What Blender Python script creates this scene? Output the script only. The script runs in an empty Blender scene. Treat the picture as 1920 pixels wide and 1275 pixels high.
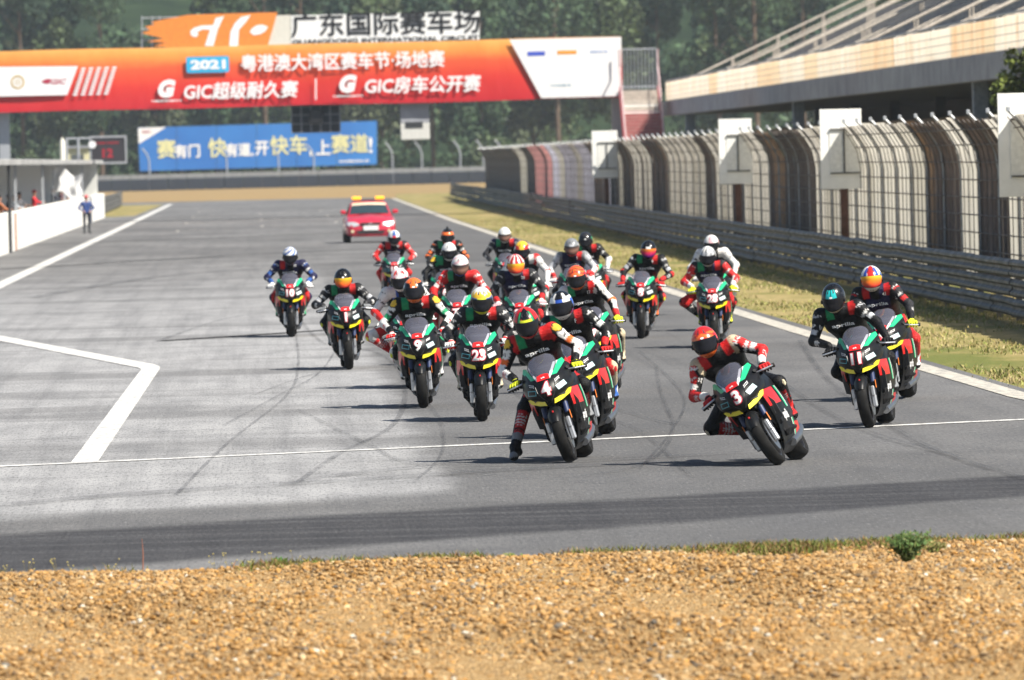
import bpy, math, random
import numpy as np
from mathutils import Vector, Matrix, Euler

R = math.radians
random.seed(7)
rng = np.random.default_rng(7)
SC = bpy.context.scene
COL = SC.collection

# ------------------------------------------------------------------ camera
F_PX, EYE, ROLL = 16000.0, 3.0, R(1.4)
YAW, PITCH = R(1.6958), R(1.2353)
cam_data = bpy.data.cameras.new("camera")
cam_data.lens = 36.0 * F_PX / 1920.0
cam_data.sensor_width = 36.0
cam_data.sensor_fit = 'HORIZONTAL'
cam_data.clip_start = 1.0
cam_data.clip_end = 9000.0
cam_data.dof.use_dof = True
cam_data.dof.focus_distance = 89.0
cam_data.dof.aperture_fstop = 6.3
cam = bpy.data.objects.new("camera", cam_data)
COL.objects.link(cam)
SC.camera = cam
f_ = Vector((math.sin(YAW) * math.cos(PITCH), math.cos(YAW) * math.cos(PITCH), -math.sin(PITCH)))
r_ = Vector((math.cos(YAW), -math.sin(YAW), 0))
u_ = r_.cross(f_)
cr, sr = math.cos(-ROLL), math.sin(-ROLL)
r2 = r_ * cr + u_ * sr
u2 = u_ * cr - r_ * sr
cam.matrix_world = Matrix(((r2.x, u2.x, -f_.x, 0), (r2.y, u2.y, -f_.y, 0), (r2.z, u2.z, -f_.z, EYE), (0, 0, 0, 1)))


def ray(px, py):
    return f_ * F_PX + r2 * (px - 960.0) + u2 * (637.5 - py)


def at(px, py, z=0.0):
    d = ray(px, py)
    t = (z - EYE) / d.z
    return Vector((t * d.x, t * d.y, z))


def atx(px, py, X):
    d = ray(px, py)
    t = X / d.x
    return Vector((X, t * d.y, EYE + t * d.z))


def aty(px, py, Y):
    d = ray(px, py)
    t = Y / d.y
    return Vector((t * d.x, Y, EYE + t * d.z))


# ------------------------------------------------------------------ light
SUN_EL, SUN_AZ = R(49), R(126)      # azimuth clockwise from +Y: to the right, a little behind the camera
world = bpy.data.worlds.new("World")
SC.world = world
world.use_nodes = True
wn = world.node_tree
bg = wn.nodes["Background"]
sky = wn.nodes.new("ShaderNodeTexSky")
sky.sky_type = 'NISHITA'
sky.sun_disc = False
sky.sun_elevation = SUN_EL
sky.sun_rotation = SUN_AZ
wn.links.new(sky.outputs[0], bg.inputs[0])
bg.inputs[1].default_value = 0.062
sun_data = bpy.data.lights.new("sun", 'SUN')
sun_data.energy = 5.0
sun_data.angle = R(0.53)
sun_data.color = (1.0, 0.94, 0.84)
sun = bpy.data.objects.new("sun", sun_data)
COL.objects.link(sun)
sd = Vector((math.sin(SUN_AZ) * math.cos(SUN_EL), math.cos(SUN_AZ) * math.cos(SUN_EL), math.sin(SUN_EL)))
sun.rotation_euler = (-sd).to_track_quat('-Z', 'Y').to_euler()
sun.location = (60, -40, 90)
SC.view_settings.view_transform = 'Standard'
SC.view_settings.look = 'None'
SC.view_settings.exposure = 0.84
SC.view_settings.gamma = 1.0
SC.render.engine = 'CYCLES'
SC.cycles.use_denoising = True
SC.cycles.max_bounces = 6
SC.cycles.transparent_max_bounces = 8
SC.cycles.volume_bounces = 1
SC.cycles.caustics_reflective = False
SC.cycles.caustics_refractive = False
SC.render.film_transparent = False


# ------------------------------------------------------------------ materials
def srgb(r, g, b):
    def c(v):
        v /= 255.0
        return v / 12.92 if v <= 0.04045 else ((v + 0.055) / 1.055) ** 2.4
    return (c(r), c(g), c(b), 1.0)


class NT:
    """small helper round a material's node tree"""
    def __init__(self, name):
        self.m = bpy.data.materials.new(name)
        self.m.use_nodes = True
        self.t = self.m.node_tree
        self.b = self.t.nodes["Principled BSDF"]

    def n(self, typ, **kw):
        nd = self.t.nodes.new(typ)
        for k, v in kw.items():
            if k.startswith("i_"):
                key = k[2:]
                key = int(key) if key.isdigit() else key.replace("_", " ")
                nd.inputs[key].default_value = v
            else:
                setattr(nd, k, v)
        return nd

    def l(self, a, b):
        self.t.links.new(a, b)

    def noise(self, scale, detail=4, rough=0.6, coord=None, dist=0.0):
        nd = self.n("ShaderNodeTexNoise")
        nd.inputs["Scale"].default_value = scale
        nd.inputs["Detail"].default_value = detail
        nd.inputs["Roughness"].default_value = rough
        nd.inputs["Distortion"].default_value = dist
        if coord is not None:
            self.l(coord, nd.inputs["Vector"])
        return nd.outputs[0]

    def obj(self, scale=None):
        tc = self.n("ShaderNodeTexCoord")
        if scale is None:
            return tc.outputs["Object"]
        mp = self.n("ShaderNodeMapping")
        mp.inputs["Scale"].default_value = scale
        self.l(tc.outputs["Object"], mp.inputs[0])
        return mp.outputs[0]

    def ramp(self, fac, stops):
        nd = self.n("ShaderNodeValToRGB")
        e = nd.color_ramp.elements
        while len(e) < len(stops):
            e.new(0.5)
        for el, (p, c) in zip(e, stops):
            el.position = p
            el.color = c if isinstance(c, tuple) else (c, c, c, 1)
        self.l(fac, nd.inputs[0])
        return nd.outputs[0]

    def mix(self, fac, a, b, mode='MIX'):
        nd = self.n("ShaderNodeMix", data_type='RGBA', blend_type=mode)
        for s, v in ((0, fac), (6, a), (7, b)):
            if hasattr(v, "is_linked"):
                self.l(v, nd.inputs[s])
            else:
                nd.inputs[s].default_value = v
        return nd.outputs[2]

    def math(self, op, a, b=None, c=None, clamp=False):
        nd = self.n("ShaderNodeMath", operation=op, use_clamp=clamp)
        for s, v in ((0, a), (1, b), (2, c)):
            if v is None:
                continue
            if hasattr(v, "is_linked"):
                self.l(v, nd.inputs[s])
            else:
                nd.inputs[s].default_value = v
        return nd.outputs[0]

    def bump(self, h, strength=0.3, dist=0.02):
        nd = self.n("ShaderNodeBump")
        nd.inputs["Strength"].default_value = strength
        nd.inputs["Distance"].default_value = dist
        self.l(h, nd.inputs["Height"])
        self.l(nd.outputs[0], self.b.inputs["Normal"])

    def rough(self, v):
        if hasattr(v, "is_linked"):
            self.l(v, self.b.inputs["Roughness"])
        else:
            self.b.inputs["Roughness"].default_value = v

    def col(self, v):
        if hasattr(v, "is_linked"):
            self.l(v, self.b.inputs["Base Color"])
        else:
            self.b.inputs["Base Color"].default_value = v


MATS = {}


def mat(name, color, rough=0.5, metal=0.0, coat=0.0, vary=0.12, scale=9.0, spec=0.5):
    """plain surface with a little procedural dirt and roughness variation"""
    if name in MATS:
        return MATS[name]
    n = NT(name)
    co = n.obj()
    no = n.noise(scale, 5, 0.65, co)
    c = tuple(color) if len(color) == 4 else tuple(color) + (1.0,)
    lo = tuple(v * (1 - vary * 1.6) for v in c[:3]) + (1,)
    hi = tuple(min(1, v * (1 + vary * 0.6)) for v in c[:3]) + (1,)
    n.col(n.ramp(no, [(0.3, lo), (0.7, hi)]))
    n.rough(n.ramp(no, [(0.25, min(1, rough + 0.1)), (0.75, max(0.02, rough - 0.06))]))
    n.b.inputs["Metallic"].default_value = metal
    n.b.inputs["Coat Weight"].default_value = coat
    n.b.inputs["Coat Roughness"].default_value = 0.12
    n.b.inputs["Specular IOR Level"].default_value = spec
    MATS[name] = n.m
    return n.m


def attr_mat(name, rough=0.45, coat=0.0, grain=0.0, spec=0.5):
    """colour taken from the object's own paint attribute 'paint'"""
    if name in MATS:
        return MATS[name]
    n = NT(name)
    a = n.n("ShaderNodeAttribute", attribute_name="paint")
    co = n.obj()
    no = n.noise(22.0, 4, 0.7, co)
    dirt = n.ramp(no, [(0.3, 0.78), (0.65, 1.0)])
    n.col(n.mix(1.0, a.outputs[0], dirt, 'MULTIPLY'))
    n.rough(n.ramp(no, [(0.3, rough + 0.12), (0.7, rough - 0.05)]))
    n.b.inputs["Coat Weight"].default_value = coat
    n.b.inputs["Coat Roughness"].default_value = 0.08
    n.b.inputs["Specular IOR Level"].default_value = spec
    if grain:
        n.bump(n.math("ADD", n.noise(70.0, 3, 0.6, co), n.math("MULTIPLY", n.noise(16.0, 4, 0.6, n.obj((1, 1, 2.2)), 1.2), 2.5)), grain, 0.012)
    MATS[name] = n.m
    return n.m


# ------------------------------------------------------------------ mesh helpers
def add_object(name, mesh, parent=None, loc=None, rot=None):
    o = bpy.data.objects.new(name, mesh)
    COL.objects.link(o)
    if parent is not None:
        o.parent = parent
    if loc is not None:
        o.location = loc
    if rot is not None:
        o.rotation_euler = rot
    return o


def make_mesh(name, verts, faces, material=None, smooth=False, colors=None):
    me = bpy.data.meshes.new(name)
    me.from_pydata([tuple(map(float, v)) for v in verts], [], [tuple(map(int, f)) for f in faces])
    if material is not None:
        me.materials.append(material)
    if smooth:
        me.polygons.foreach_set("use_smooth", [True] * len(me.polygons))
    if colors is not None:
        at_ = me.color_attributes.new("paint", 'FLOAT_COLOR', 'POINT')
        arr = np.ones((len(me.vertices), 4), dtype=np.float32)
        arr[:, :3] = np.asarray(colors)[:, :3]
        at_.data.foreach_set("color", arr.ravel())
    me.update()
    return me


def fast_mesh(name, V, Fc, material, smooth=False, colors=None):
    """numpy arrays: V (n,3); Fc (m,k) all faces the same size"""
    me = bpy.data.meshes.new(name)
    V = np.asarray(V, dtype=np.float32)
    Fc = np.asarray(Fc, dtype=np.int32)
    me.vertices.add(len(V))
    me.vertices.foreach_set("co", V.ravel())
    k = Fc.shape[1]
    me.loops.add(Fc.size)
    me.loops.foreach_set("vertex_index", Fc.ravel())
    me.polygons.add(len(Fc))
    me.polygons.foreach_set("loop_start", np.arange(0, Fc.size, k, dtype=np.int32))
    me.polygons.foreach_set("loop_total", np.full(len(Fc), k, dtype=np.int32))
    me.materials.append(material)
    me.update(calc_edges=True)
    me.polygons.foreach_set("use_smooth", np.full(len(Fc), smooth))
    if colors is not None:
        at_ = me.color_attributes.new("paint", 'FLOAT_COLOR', 'POINT')
        arr = np.ones((len(V), 4), dtype=np.float32)
        arr[:, :3] = np.asarray(colors)[:, :3]
        at_.data.foreach_set("color", arr.ravel())
    me.validate()
    return me


class MB:
    """collects shapes of ONE piece"""
    def __init__(self):
        self.v, self.f = [], []

    def add(self, vs, fs):
        b = len(self.v)
        self.v += [tuple(v) for v in vs]
        self.f += [tuple(i + b for i in f) for f in fs]
        return self

    def box(self, x0, x1, y0, y1, z0, z1, bev=0.0):
        if bev > 0:
            e = bev
            rings = []
            for z, k in ((z0, e), (z0 + e, 0), (z1 - e, 0), (z1, e)):
                xs0, xs1, ys0, ys1 = x0 + k, x1 - k, y0 + k, y1 - k
                if k == 0:
                    rings.append([(xs0 + e, ys0, z), (xs1 - e, ys0, z), (xs1, ys0 + e, z), (xs1, ys1 - e, z),
                                  (xs1 - e, ys1, z), (xs0 + e, ys1, z), (xs0, ys1 - e, z), (xs0, ys0 + e, z)])
                else:
                    rings.append([(xs0, ys0, z), (xs1, ys0, z), (xs1, ys0, z), (xs1, ys1, z),
                                  (xs1, ys1, z), (xs0, ys1, z), (xs0, ys1, z), (xs0, ys0, z)])
            return self.loft(rings)
        vs = [(x0, y0, z0), (x1, y0, z0), (x1, y1, z0), (x0, y1, z0), (x0, y0, z1), (x1, y0, z1), (x1, y1, z1), (x0, y1, z1)]
        fs = [(0, 3, 2, 1), (4, 5, 6, 7), (0, 1, 5, 4), (1, 2, 6, 5), (2, 3, 7, 6), (3, 0, 4, 7)]
        return self.add(vs, fs)

    def loft(self, rings, caps=True, closed=True):
        n = len(rings[0])
        vs = [p for r in rings for p in r]
        fs = []
        for i in range(len(rings) - 1):
            for j in range(n if closed else n - 1):
                a, b = i * n + j, i * n + (j + 1) % n
                fs.append((a, b, b + n, a + n))
        if caps and closed:
            fs.append(tuple(reversed(range(n))))
            fs.append(tuple(range((len(rings) - 1) * n, len(rings) * n)))
        return self.add(vs, fs)

    def tube(self, pts, rad, n=8, caps=True):
        pts = [Vector(p) for p in pts]
        if not hasattr(rad, "__len__"):
            rad = [rad] * len(pts)
        rings = []
        up = None
        for i, p in enumerate(pts):
            d = (pts[min(i + 1, len(pts) - 1)] - pts[max(i - 1, 0)]).normalized()
            if up is None:
                up = Vector((0, 0, 1)) if abs(d.z) < 0.9 else Vector((1, 0, 0))
            s = d.cross(up)
            if s.length < 1e-5:
                s = d.cross(Vector((0, 1, 0)))
            s.normalize()
            up = s.cross(d).normalized()
            rings.append([p + (s * math.cos(2 * math.pi * k / n) + up * math.sin(2 * math.pi * k / n)) * rad[i] for k in range(n)])
        return self.loft(rings, caps)

    def lathe_x(self, prof, cy, cz, n=32):
        """profile [(x, r)] closed loop turned about the axis x through (cy, cz)"""
        rings = []
        for k in range(n):
            a = 2 * math.pi * k / n
            rings.append([(x, cy + r * math.cos(a), cz + r * math.sin(a)) for x, r in prof])
        m = len(prof)
        vs = [p for r in rings for p in r]
        fs = []
        for i in range(n):
            for j in range(m):
                a, b = i * m + j, i * m + (j + 1) % m
                c, d = ((i + 1) % n) * m + (j + 1) % m, ((i + 1) % n) * m + j
                fs.append((a, b, c, d))
        return self.add(vs, fs)

    def grid(self, P):
        """P[i][j] points"""
        n = len(P[0])
        vs = [p for r in P for p in r]
        fs = []
        for i in range(len(P) - 1):
            for j in range(n - 1):
                a = i * n + j
                fs.append((a, a + 1, a + n + 1, a + n))
        return self.add(vs, fs)

    def prism(self, front, back):
        """closed slab between two equal polygons"""
        n = len(front)
        fs = [tuple(range(n)), tuple(reversed(range(n, 2 * n)))]
        for j in range(n):
            k = (j + 1) % n
            fs.append((j, j + n, k + n, k))
        return self.add(list(front) + list(back), fs)

    def mesh(self, name, material, smooth=False, colors=None):
        me = make_mesh(name, self.v, self.f, material, smooth, colors)
        import bmesh
        bm = bmesh.new()
        bm.from_mesh(me)
        bmesh.ops.recalc_face_normals(bm, faces=bm.faces)
        bm.to_mesh(me)
        bm.free()
        if smooth:
            try:
                me.set_sharp_from_angle(angle=R(40))
            except Exception:
                pass
        return me

    def build(self, name, material, parent=None, smooth=False, loc=None, rot=None):
        return add_object(name, self.mesh(name, material, smooth), parent, loc, rot)


def tag(o, label=None, cat=None, group=None, kind=None):
    if label:
        o["label"] = label
    if cat:
        o["category"] = cat
    if group:
        o["group"] = group
    if kind:
        o["kind"] = kind
    return o


def empty(name, loc=(0, 0, 0), rot=(0, 0, 0)):
    o = bpy.data.objects.new(name, None)
    COL.objects.link(o)
    o.location = loc
    o.rotation_euler = rot
    o.empty_display_size = 0.2
    return o


def copy_tree(o, parent=None):
    kids = list(o.children)
    c = o.copy()
    COL.objects.link(c)
    c.parent = parent
    for ch in kids:
        copy_tree(ch, c)
    return c


TEXT_CACHE = {}


def text_mesh(s, offset=0.0, shear=0.0, spacing=1.0, res=3):
    """glyph outlines as (verts2d, faces), centred on x, baseline centre on y, cap height about 1"""
    key = (s, offset, shear, spacing, res)
    if key in TEXT_CACHE:
        return TEXT_CACHE[key]
    cu = bpy.data.curves.new("lettering", 'FONT')
    cu.body = s
    cu.offset = offset
    cu.shear = shear
    cu.space_character = spacing
    cu.resolution_u = res
    cu.fill_mode = 'FRONT'
    ob = bpy.data.objects.new("lettering", cu)
    COL.objects.link(ob)
    dg = bpy.context.evaluated_depsgraph_get()
    me = bpy.data.meshes.new_from_object(ob.evaluated_get(dg))
    V = np.array([v.co[:2] for v in me.vertices])
    Fs = [tuple(p.vertices) for p in me.polygons]
    bpy.data.objects.remove(ob)
    bpy.data.curves.remove(cu)
    bpy.data.meshes.remove(me)
    V = V - (V.max(0) + V.min(0)) / 2
    TEXT_CACHE[key] = (V, Fs)
    return V, Fs


def flat_text(name, s, material, parent, origin, right, up, height=None, width=None, offset=0.0, shear=0.0, spacing=1.0, bold=0.0):
    """lettering as a flat sheet in the scene; origin is its centre"""
    V, Fs = text_mesh(s, offset, shear, spacing)
    ext = V.max(0) - V.min(0)
    sy = height / ext[1] if height else None
    sx = width / ext[0] if width else sy
    if sy is None:
        sy = sx
    o, r, u = Vector(origin), Vector(right), Vector(up)
    nrm = r.cross(u)
    vs, fs = [], []
    for k, (dx, dy) in enumerate(((0, 0), (1, 0.3), (-1, -0.3), (0.3, -1), (-0.3, 1)) if bold else ((0, 0),)):
        b0 = len(vs)
        vs += [o + r * (v[0] * sx + dx * bold) + u * (v[1] * sy + dy * bold) + nrm * (0.002 * k) for v in V]
        fs += [tuple(i + b0 for i in f) for f in Fs]
    return add_object(name, make_mesh(name, vs, fs, material), parent)


# ------------------------------------------------------------------ implicit surfaces (bodies, gloves, boots)
def seg_d(P, a, b, ra, rb):
    a = np.asarray(a, float)
    b = np.asarray(b, float)
    ab = b - a
    t = np.clip(((P - a) @ ab) / max(1e-9, ab @ ab), 0, 1)
    d = np.linalg.norm(P - a - t[..., None] * ab, axis=-1)
    return d - (ra + (rb - ra) * t)


def ell_d(P, c, r):
    q = (P - np.asarray(c, float))
    r = np.asarray(r, float)
    k0 = np.linalg.norm(q / r, axis=-1)
    k1 = np.linalg.norm(q / (r * r), axis=-1)
    return k0 * (k0 - 1.0) / np.maximum(k1, 1e-6)


def smin(a, b, k):
    h = np.clip(0.5 + 0.5 * (b - a) / k, 0, 1)
    return b + (a - b) * h - k * h * (1 - h)


def surface_net(fn, lo, hi, h):
    lo = np.asarray(lo, float)
    hi = np.asarray(hi, float)
    n = np.ceil((hi - lo) / h).astype(int) + 1
    ax = [lo[i] + h * np.arange(n[i]) for i in range(3)]
    G = np.stack(np.meshgrid(*ax, indexing='ij'), -1)
    D = fn(G.reshape(-1, 3)).reshape(n)
    S = D < 0
    c = [S[i:n[0] - 1 + i, j:n[1] - 1 + j, k:n[2] - 1 + k] for i in (0, 1) for j in (0, 1) for k in (0, 1)]
    cnt = sum(x.astype(np.int8) for x in c)
    act = (cnt > 0) & (cnt < 8)
    idx = np.full(act.shape, -1, dtype=np.int64)
    cells = np.argwhere(act)
    idx[act] = np.arange(len(cells))
    # vertex: mean of edge crossings
    acc = np.zeros((len(cells), 3))
    num = np.zeros(len(cells))
    corners = [np.array((i, j, k)) for i in (0, 1) for j in (0, 1) for k in (0, 1)]
    for p in range(8):
        for q in range(p + 1, 8):
            if np.abs(corners[p] - corners[q]).sum() != 1:
                continue
            A = cells + corners[p]
            Bc = cells + corners[q]
            da = D[A[:, 0], A[:, 1], A[:, 2]]
            db = D[Bc[:, 0], Bc[:, 1], Bc[:, 2]]
            m = (da < 0) != (db < 0)
            t = np.where(m, da / np.where(m, da - db, 1), 0)
            pos = A + (Bc - A) * t[:, None]
            acc[m] += pos[m]
            num[m] += 1
    V = lo + h * acc / num[:, None]
    quads = []
    for axis in range(3):
        o1, o2 = [(1, 2), (2, 0), (0, 1)][axis]
        sl0 = [slice(None)] * 3
        sl1 = [slice(None)] * 3
        sl0[axis] = slice(0, n[axis] - 1)
        sl1[axis] = slice(1, n[axis])
        ch = S[tuple(sl0)] != S[tuple(sl1)]
        E_ = np.argwhere(ch)
        ok = (E_[:, o1] > 0) & (E_[:, o2] > 0) & (E_[:, o1] < n[o1] - 1) & (E_[:, o2] < n[o2] - 1)
        E_ = E_[ok]
        inside = S[E_[:, 0], E_[:, 1], E_[:, 2]]
        d1 = np.zeros(3, int)
        d1[o1] = 1
        d2 = np.zeros(3, int)
        d2[o2] = 1
        a = idx[tuple(E_.T)]
        b = idx[tuple((E_ - d1).T)]
        c_ = idx[tuple((E_ - d1 - d2).T)]
        d = idx[tuple((E_ - d2).T)]
        q = np.stack([a, b, c_, d], 1)
        q[~inside] = q[~inside][:, ::-1]
        quads.append(q)
    Q = np.concatenate(quads)
    return V, Q


# ================================================================== SETTING
def sheet(name, pts, z, material):
    me = make_mesh(name, [(x, y, z) for x, y in pts], [tuple(range(len(pts)))], material)
    return tag(add_object(name, me), kind='structure')


def ribbon(name, pts, width, z, material, parent=None, wfun=None):
    L, Rr = [], []
    pts = [Vector((p[0], p[1], 0)) for p in pts]
    for i, p in enumerate(pts):
        d = (pts[min(i + 1, len(pts) - 1)] - pts[max(i - 1, 0)]).normalized()
        s = Vector((d.y, -d.x, 0))
        w = width if wfun is None else wfun(i / (len(pts) - 1)) * width
        L.append((p.x - s.x * w / 2, p.y - s.y * w / 2, z))
        Rr.append((p.x + s.x * w / 2, p.y + s.y * w / 2, z))
    mb = MB().grid([L, Rr])
    o = mb.build(name, material, parent)
    if parent is None:
        tag(o, kind='structure')
    return o


# ---- materials of the ground
def ground_material():
    n = NT("dry_soil")
    co = n.obj()
    a = n.noise(0.35, 6, 0.6, co)
    b = n.noise(6.0, 5, 0.7, co)
    c = n.ramp(a, [(0.3, (0.20, 0.13, 0.06, 1)), (0.55, (0.27, 0.19, 0.09, 1)), (0.75, (0.17, 0.16, 0.06, 1))])
    n.col(n.mix(n.ramp(b, [(0.3, 0.0), (0.7, 0.6)]), c, (0.34, 0.24, 0.12, 1)))
    n.rough(0.95)
    n.b.inputs['Specular IOR Level'].default_value = 0.08
    n.bump(b, 0.5, 0.05)
    return n.m


def asphalt_material():
    n = NT("worn_asphalt")
    co = n.obj()
    sp = n.n("ShaderNodeSeparateXYZ")
    n.l(co, sp.inputs[0])
    X, Y = sp.outputs[0], sp.outputs[1]
    fine = n.noise(34.0, 6, 0.75, n.obj((1, 0.09, 1)))
    mid = n.noise(1.3, 6, 0.65, n.obj((1, 0.25, 1)))
    big = n.noise(0.09, 4, 0.6, n.obj((1.6, 0.55, 1)), 0.6)
    streak = n.noise(1.0, 5, 0.7, n.obj((2.6, 0.035, 1)))
    lmap = n.n('ShaderNodeMapping')
    lmap.inputs['Rotation'].default_value = (0, 0, R(-43))
    lmap.inputs['Scale'].default_value = (0.12, 1.6, 1)
    n.l(co, lmap.inputs[0])
    lanec = lmap.outputs[0]
    cross = n.noise(1.0, 4, 0.6, n.obj((0.05, 0.16, 1)))
    base = n.ramp(big, [(0.32, (0.125, 0.124, 0.124, 1)), (0.5, (0.170, 0.168, 0.167, 1)), (0.68, (0.225, 0.223, 0.221, 1))])
    # older, paler surfacing laid on the pit side of the straight, with a ragged joint
    wob = n.math('MULTIPLY', n.math('SUBTRACT', n.noise(0.5, 3, 0.5, co), 0.5), 0.7)
    jx = n.math('ADD', X, wob)
    m1 = n.math('SMOOTHSTEP' if False else 'SUBTRACT', 1.75, jx)
    mr = n.n("ShaderNodeMapRange", interpolation_type='SMOOTHSTEP')
    n.l(m1, mr.inputs[0])
    mr.inputs[1].default_value = -0.15
    mr.inputs[2].default_value = 0.25
    mr2 = n.n("ShaderNodeMapRange", interpolation_type='SMOOTHSTEP')
    n.l(Y, mr2.inputs[0])
    mr2.inputs[1].default_value = 290
    mr2.inputs[2].default_value = 130
    mr3 = n.n("ShaderNodeMapRange", interpolation_type='SMOOTHSTEP')
    n.l(n.math('SUBTRACT', Y, n.math('MULTIPLY', X, 0.9)), mr3.inputs[0])
    mr3.inputs[1].default_value = 74.0
    mr3.inputs[2].default_value = 76.0
    pale = n.math('MULTIPLY', n.math('MULTIPLY', mr.outputs[0], mr2.outputs[0]), mr3.outputs[0])
    c = n.mix(n.math('MULTIPLY', pale, 0.9), base, (0.362, 0.362, 0.364, 1))
    # patchwork of repairs across the straight
    c = n.mix(n.ramp(cross, [(0.40, 0.45), (0.50, 0.0)]), c, (0.105, 0.104, 0.104, 1))
    lane = n.noise(1.0, 5, 0.7, lanec)
    # rubbered-in cornering line sweeping across the near surface
    ln = n.math('ADD', n.math('MULTIPLY', X, 0.93), 68.5)
    ln = n.math('ADD', ln, n.math('MULTIPLY', n.math('SUBTRACT', n.noise(0.45, 4, 0.6, n.obj((1.0, 0.2, 1))), 0.5), 1.1))
    d = n.math('ABSOLUTE', n.math('SUBTRACT', Y, ln))
    rb = n.n("ShaderNodeMapRange", interpolation_type='SMOOTHSTEP')
    n.l(n.math('DIVIDE', d, n.math('SUBTRACT', 3.3, n.math('MULTIPLY', X, 0.17))), rb.inputs[0])
    rb.inputs[1].default_value = 1.12
    rb.inputs[2].default_value = 0.78
    rub = n.math('MULTIPLY', rb.outputs[0], n.ramp(streak, [(0.25, 0.75), (0.7, 0.97)]))
    # second, fainter line where the field brakes towards the corner
    ln2 = n.math('ADD', n.math('MULTIPLY', n.math('SUBTRACT', Y, 86.0), 0.012), 4.6)
    d2 = n.math('ABSOLUTE', n.math('SUBTRACT', X, ln2))
    rb2 = n.n("ShaderNodeMapRange", interpolation_type='SMOOTHSTEP')
    n.l(d2, rb2.inputs[0])
    rb2.inputs[1].default_value = 4.3
    rb2.inputs[2].default_value = 1.2
    c = n.mix(n.math('MULTIPLY', rb2.outputs[0], n.ramp(streak, [(0.35, 0.12), (0.65, 0.6)])), c, (0.078, 0.078, 0.079, 1))
    c = n.mix(n.ramp(streak, [(0.3, 0.32), (0.55, 0.0)]), c, (0.06, 0.062, 0.068, 1))
    c = n.mix(n.ramp(mid, [(0.35, 0.30), (0.6, 0.0)]), c, (0.07, 0.072, 0.078, 1))
    c = n.mix(n.ramp(fine, [(0.32, 0.75), (0.5, 0.0)]), c, (0.06, 0.06, 0.065, 1))
    c = n.mix(n.ramp(fine, [(0.58, 0.0), (0.72, 0.55)]), c, (0.38, 0.38, 0.38, 1))
    c = n.mix(rub, c, n.ramp(n.math('ADD', n.math('MULTIPLY', fine, 0.45), n.math('MULTIPLY', lane, 0.55)), [(0.36, (0.024, 0.024, 0.027, 1)), (0.50, (0.040, 0.040, 0.044, 1)), (0.66, (0.095, 0.095, 0.098, 1))]))
    n.col(c)
    n.rough(n.ramp(mid, [(0.3, 0.85), (0.7, 0.97)]))
    n.b.inputs['Specular IOR Level'].default_value = 0.10
    n.bump(fine, 0.6, 0.012)
    return n.m


def paint_material(name, colr, wear=0.35):
    n = NT(name)
    co = n.obj((1, 0.3, 1))
    no = n.noise(7.0, 6, 0.8, co)
    n.col(n.mix(n.ramp(no, [(0.38, wear), (0.60, 0.0)]), colr, (0.2, 0.2, 0.2, 1)))
    n.rough(0.7)
    n.b.inputs['Specular IOR Level'].default_value = 0.15
    return n.m


def grass_material(name="verge_turf"):
    n = NT(name)
    co = n.obj((1, 0.35, 1))
    a = n.noise(0.35, 5, 0.6, co)
    b = n.noise(5.0, 5, 0.75, co)
    c = n.ramp(a, [(0.38, (0.13, 0.15, 0.045, 1)), (0.46, (0.25, 0.215, 0.085, 1)), (0.56, (0.37, 0.285, 0.14, 1)), (0.66, (0.19, 0.19, 0.06, 1))])
    n.col(n.mix(n.ramp(b, [(0.35, 0.55), (0.6, 0.0)]), c, (0.16, 0.15, 0.045, 1)))
    n.rough(0.95)
    n.b.inputs['Specular IOR Level'].default_value = 0.08
    n.bump(b, 0.8, 0.06)
    return n.m


M_SOIL = ground_material()
M_ROAD = asphalt_material()
M_LINE = paint_material("road_paint_white", (0.70, 0.69, 0.66, 1), 0.7)
M_LINE2 = paint_material("road_paint_cream", (0.56, 0.52, 0.44, 1), 0.75)
M_TURF = grass_material()
M_SEAM = mat("seam_bitumen", (0.07, 0.07, 0.072), 0.9, spec=0.1, vary=0.4)
M_RUB = mat("tyre_rubber_mark", (0.055, 0.056, 0.06), 0.8)

G = 2050
sheet("ground", [(-G, -60), (G, -60), (G, G), (-G, G)], -0.05, M_SOIL)
road_pts = [(-60, 46), (-30, 55.2), (-12, 59.6), (-1.93, 62.0), (1.8, 62.8), (5.7, 63.7), (12, 66), (18, 70), (21, 76), (16, 80), (11, 84), (9.6, 92), (9.35, 101),
            (9.2, 181), (9.6, 400), (10.7, 650), (8, 676), (-20, 690), (-60, 700)]
road = sheet("road", road_pts, 0.0, M_ROAD)
verge = sheet("grass_verge", [(9.33, 101), (9.58, 92), (11, 84.2), (16, 80.2), (21, 76.2), (40, 78), (60, 90), (60, 730), (12, 730), (10.68, 650), (9.58, 400), (9.18, 181)], -0.012, M_TURF)
sheet("grass_strip", [(-8.3, 500), (-7.2, 505), (-6.9, 640), (-16, 640), (-9.2, 500)], 0.006, M_TURF)
# edge lines and painted markings, each a sheet a few millimetres above the tarmac
ribbon("edge_line", [(9.28, 93), (9.02, 101), (8.87, 140), (8.87, 181), (9.0, 260), (9.3, 400), (10.4, 648)], 0.33, 0.008, M_LINE2)
ribbon("edge_line", [(-6.62, 160), (-6.62, 219), (-6.5, 400), (-6.4, 640)], 0.40, 0.008, M_LINE)
h0, h1, h2 = at(-150, 606), at(285, 689), at(158, 868)
bend = [h0.lerp(h1, t) for t in np.linspace(0, 0.93, 8)]
q0, q1 = h0.lerp(h1, 0.95), h1.lerp(h2, 0.035)
bend += [q0.lerp(h1, t).lerp(h1.lerp(q1, t), t) for t in np.linspace(0, 1, 7)]
bend += [h1.lerp(h2, t) for t in np.linspace(0.06, 1, 8)]
ribbon("edge_line", bend, 0.27, 0.008, M_LINE, None, lambda t: 1.6 if t < 0.4 else (1.0 if t > 0.6 else 1.6 - 3.0 * (t - 0.4)))
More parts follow.
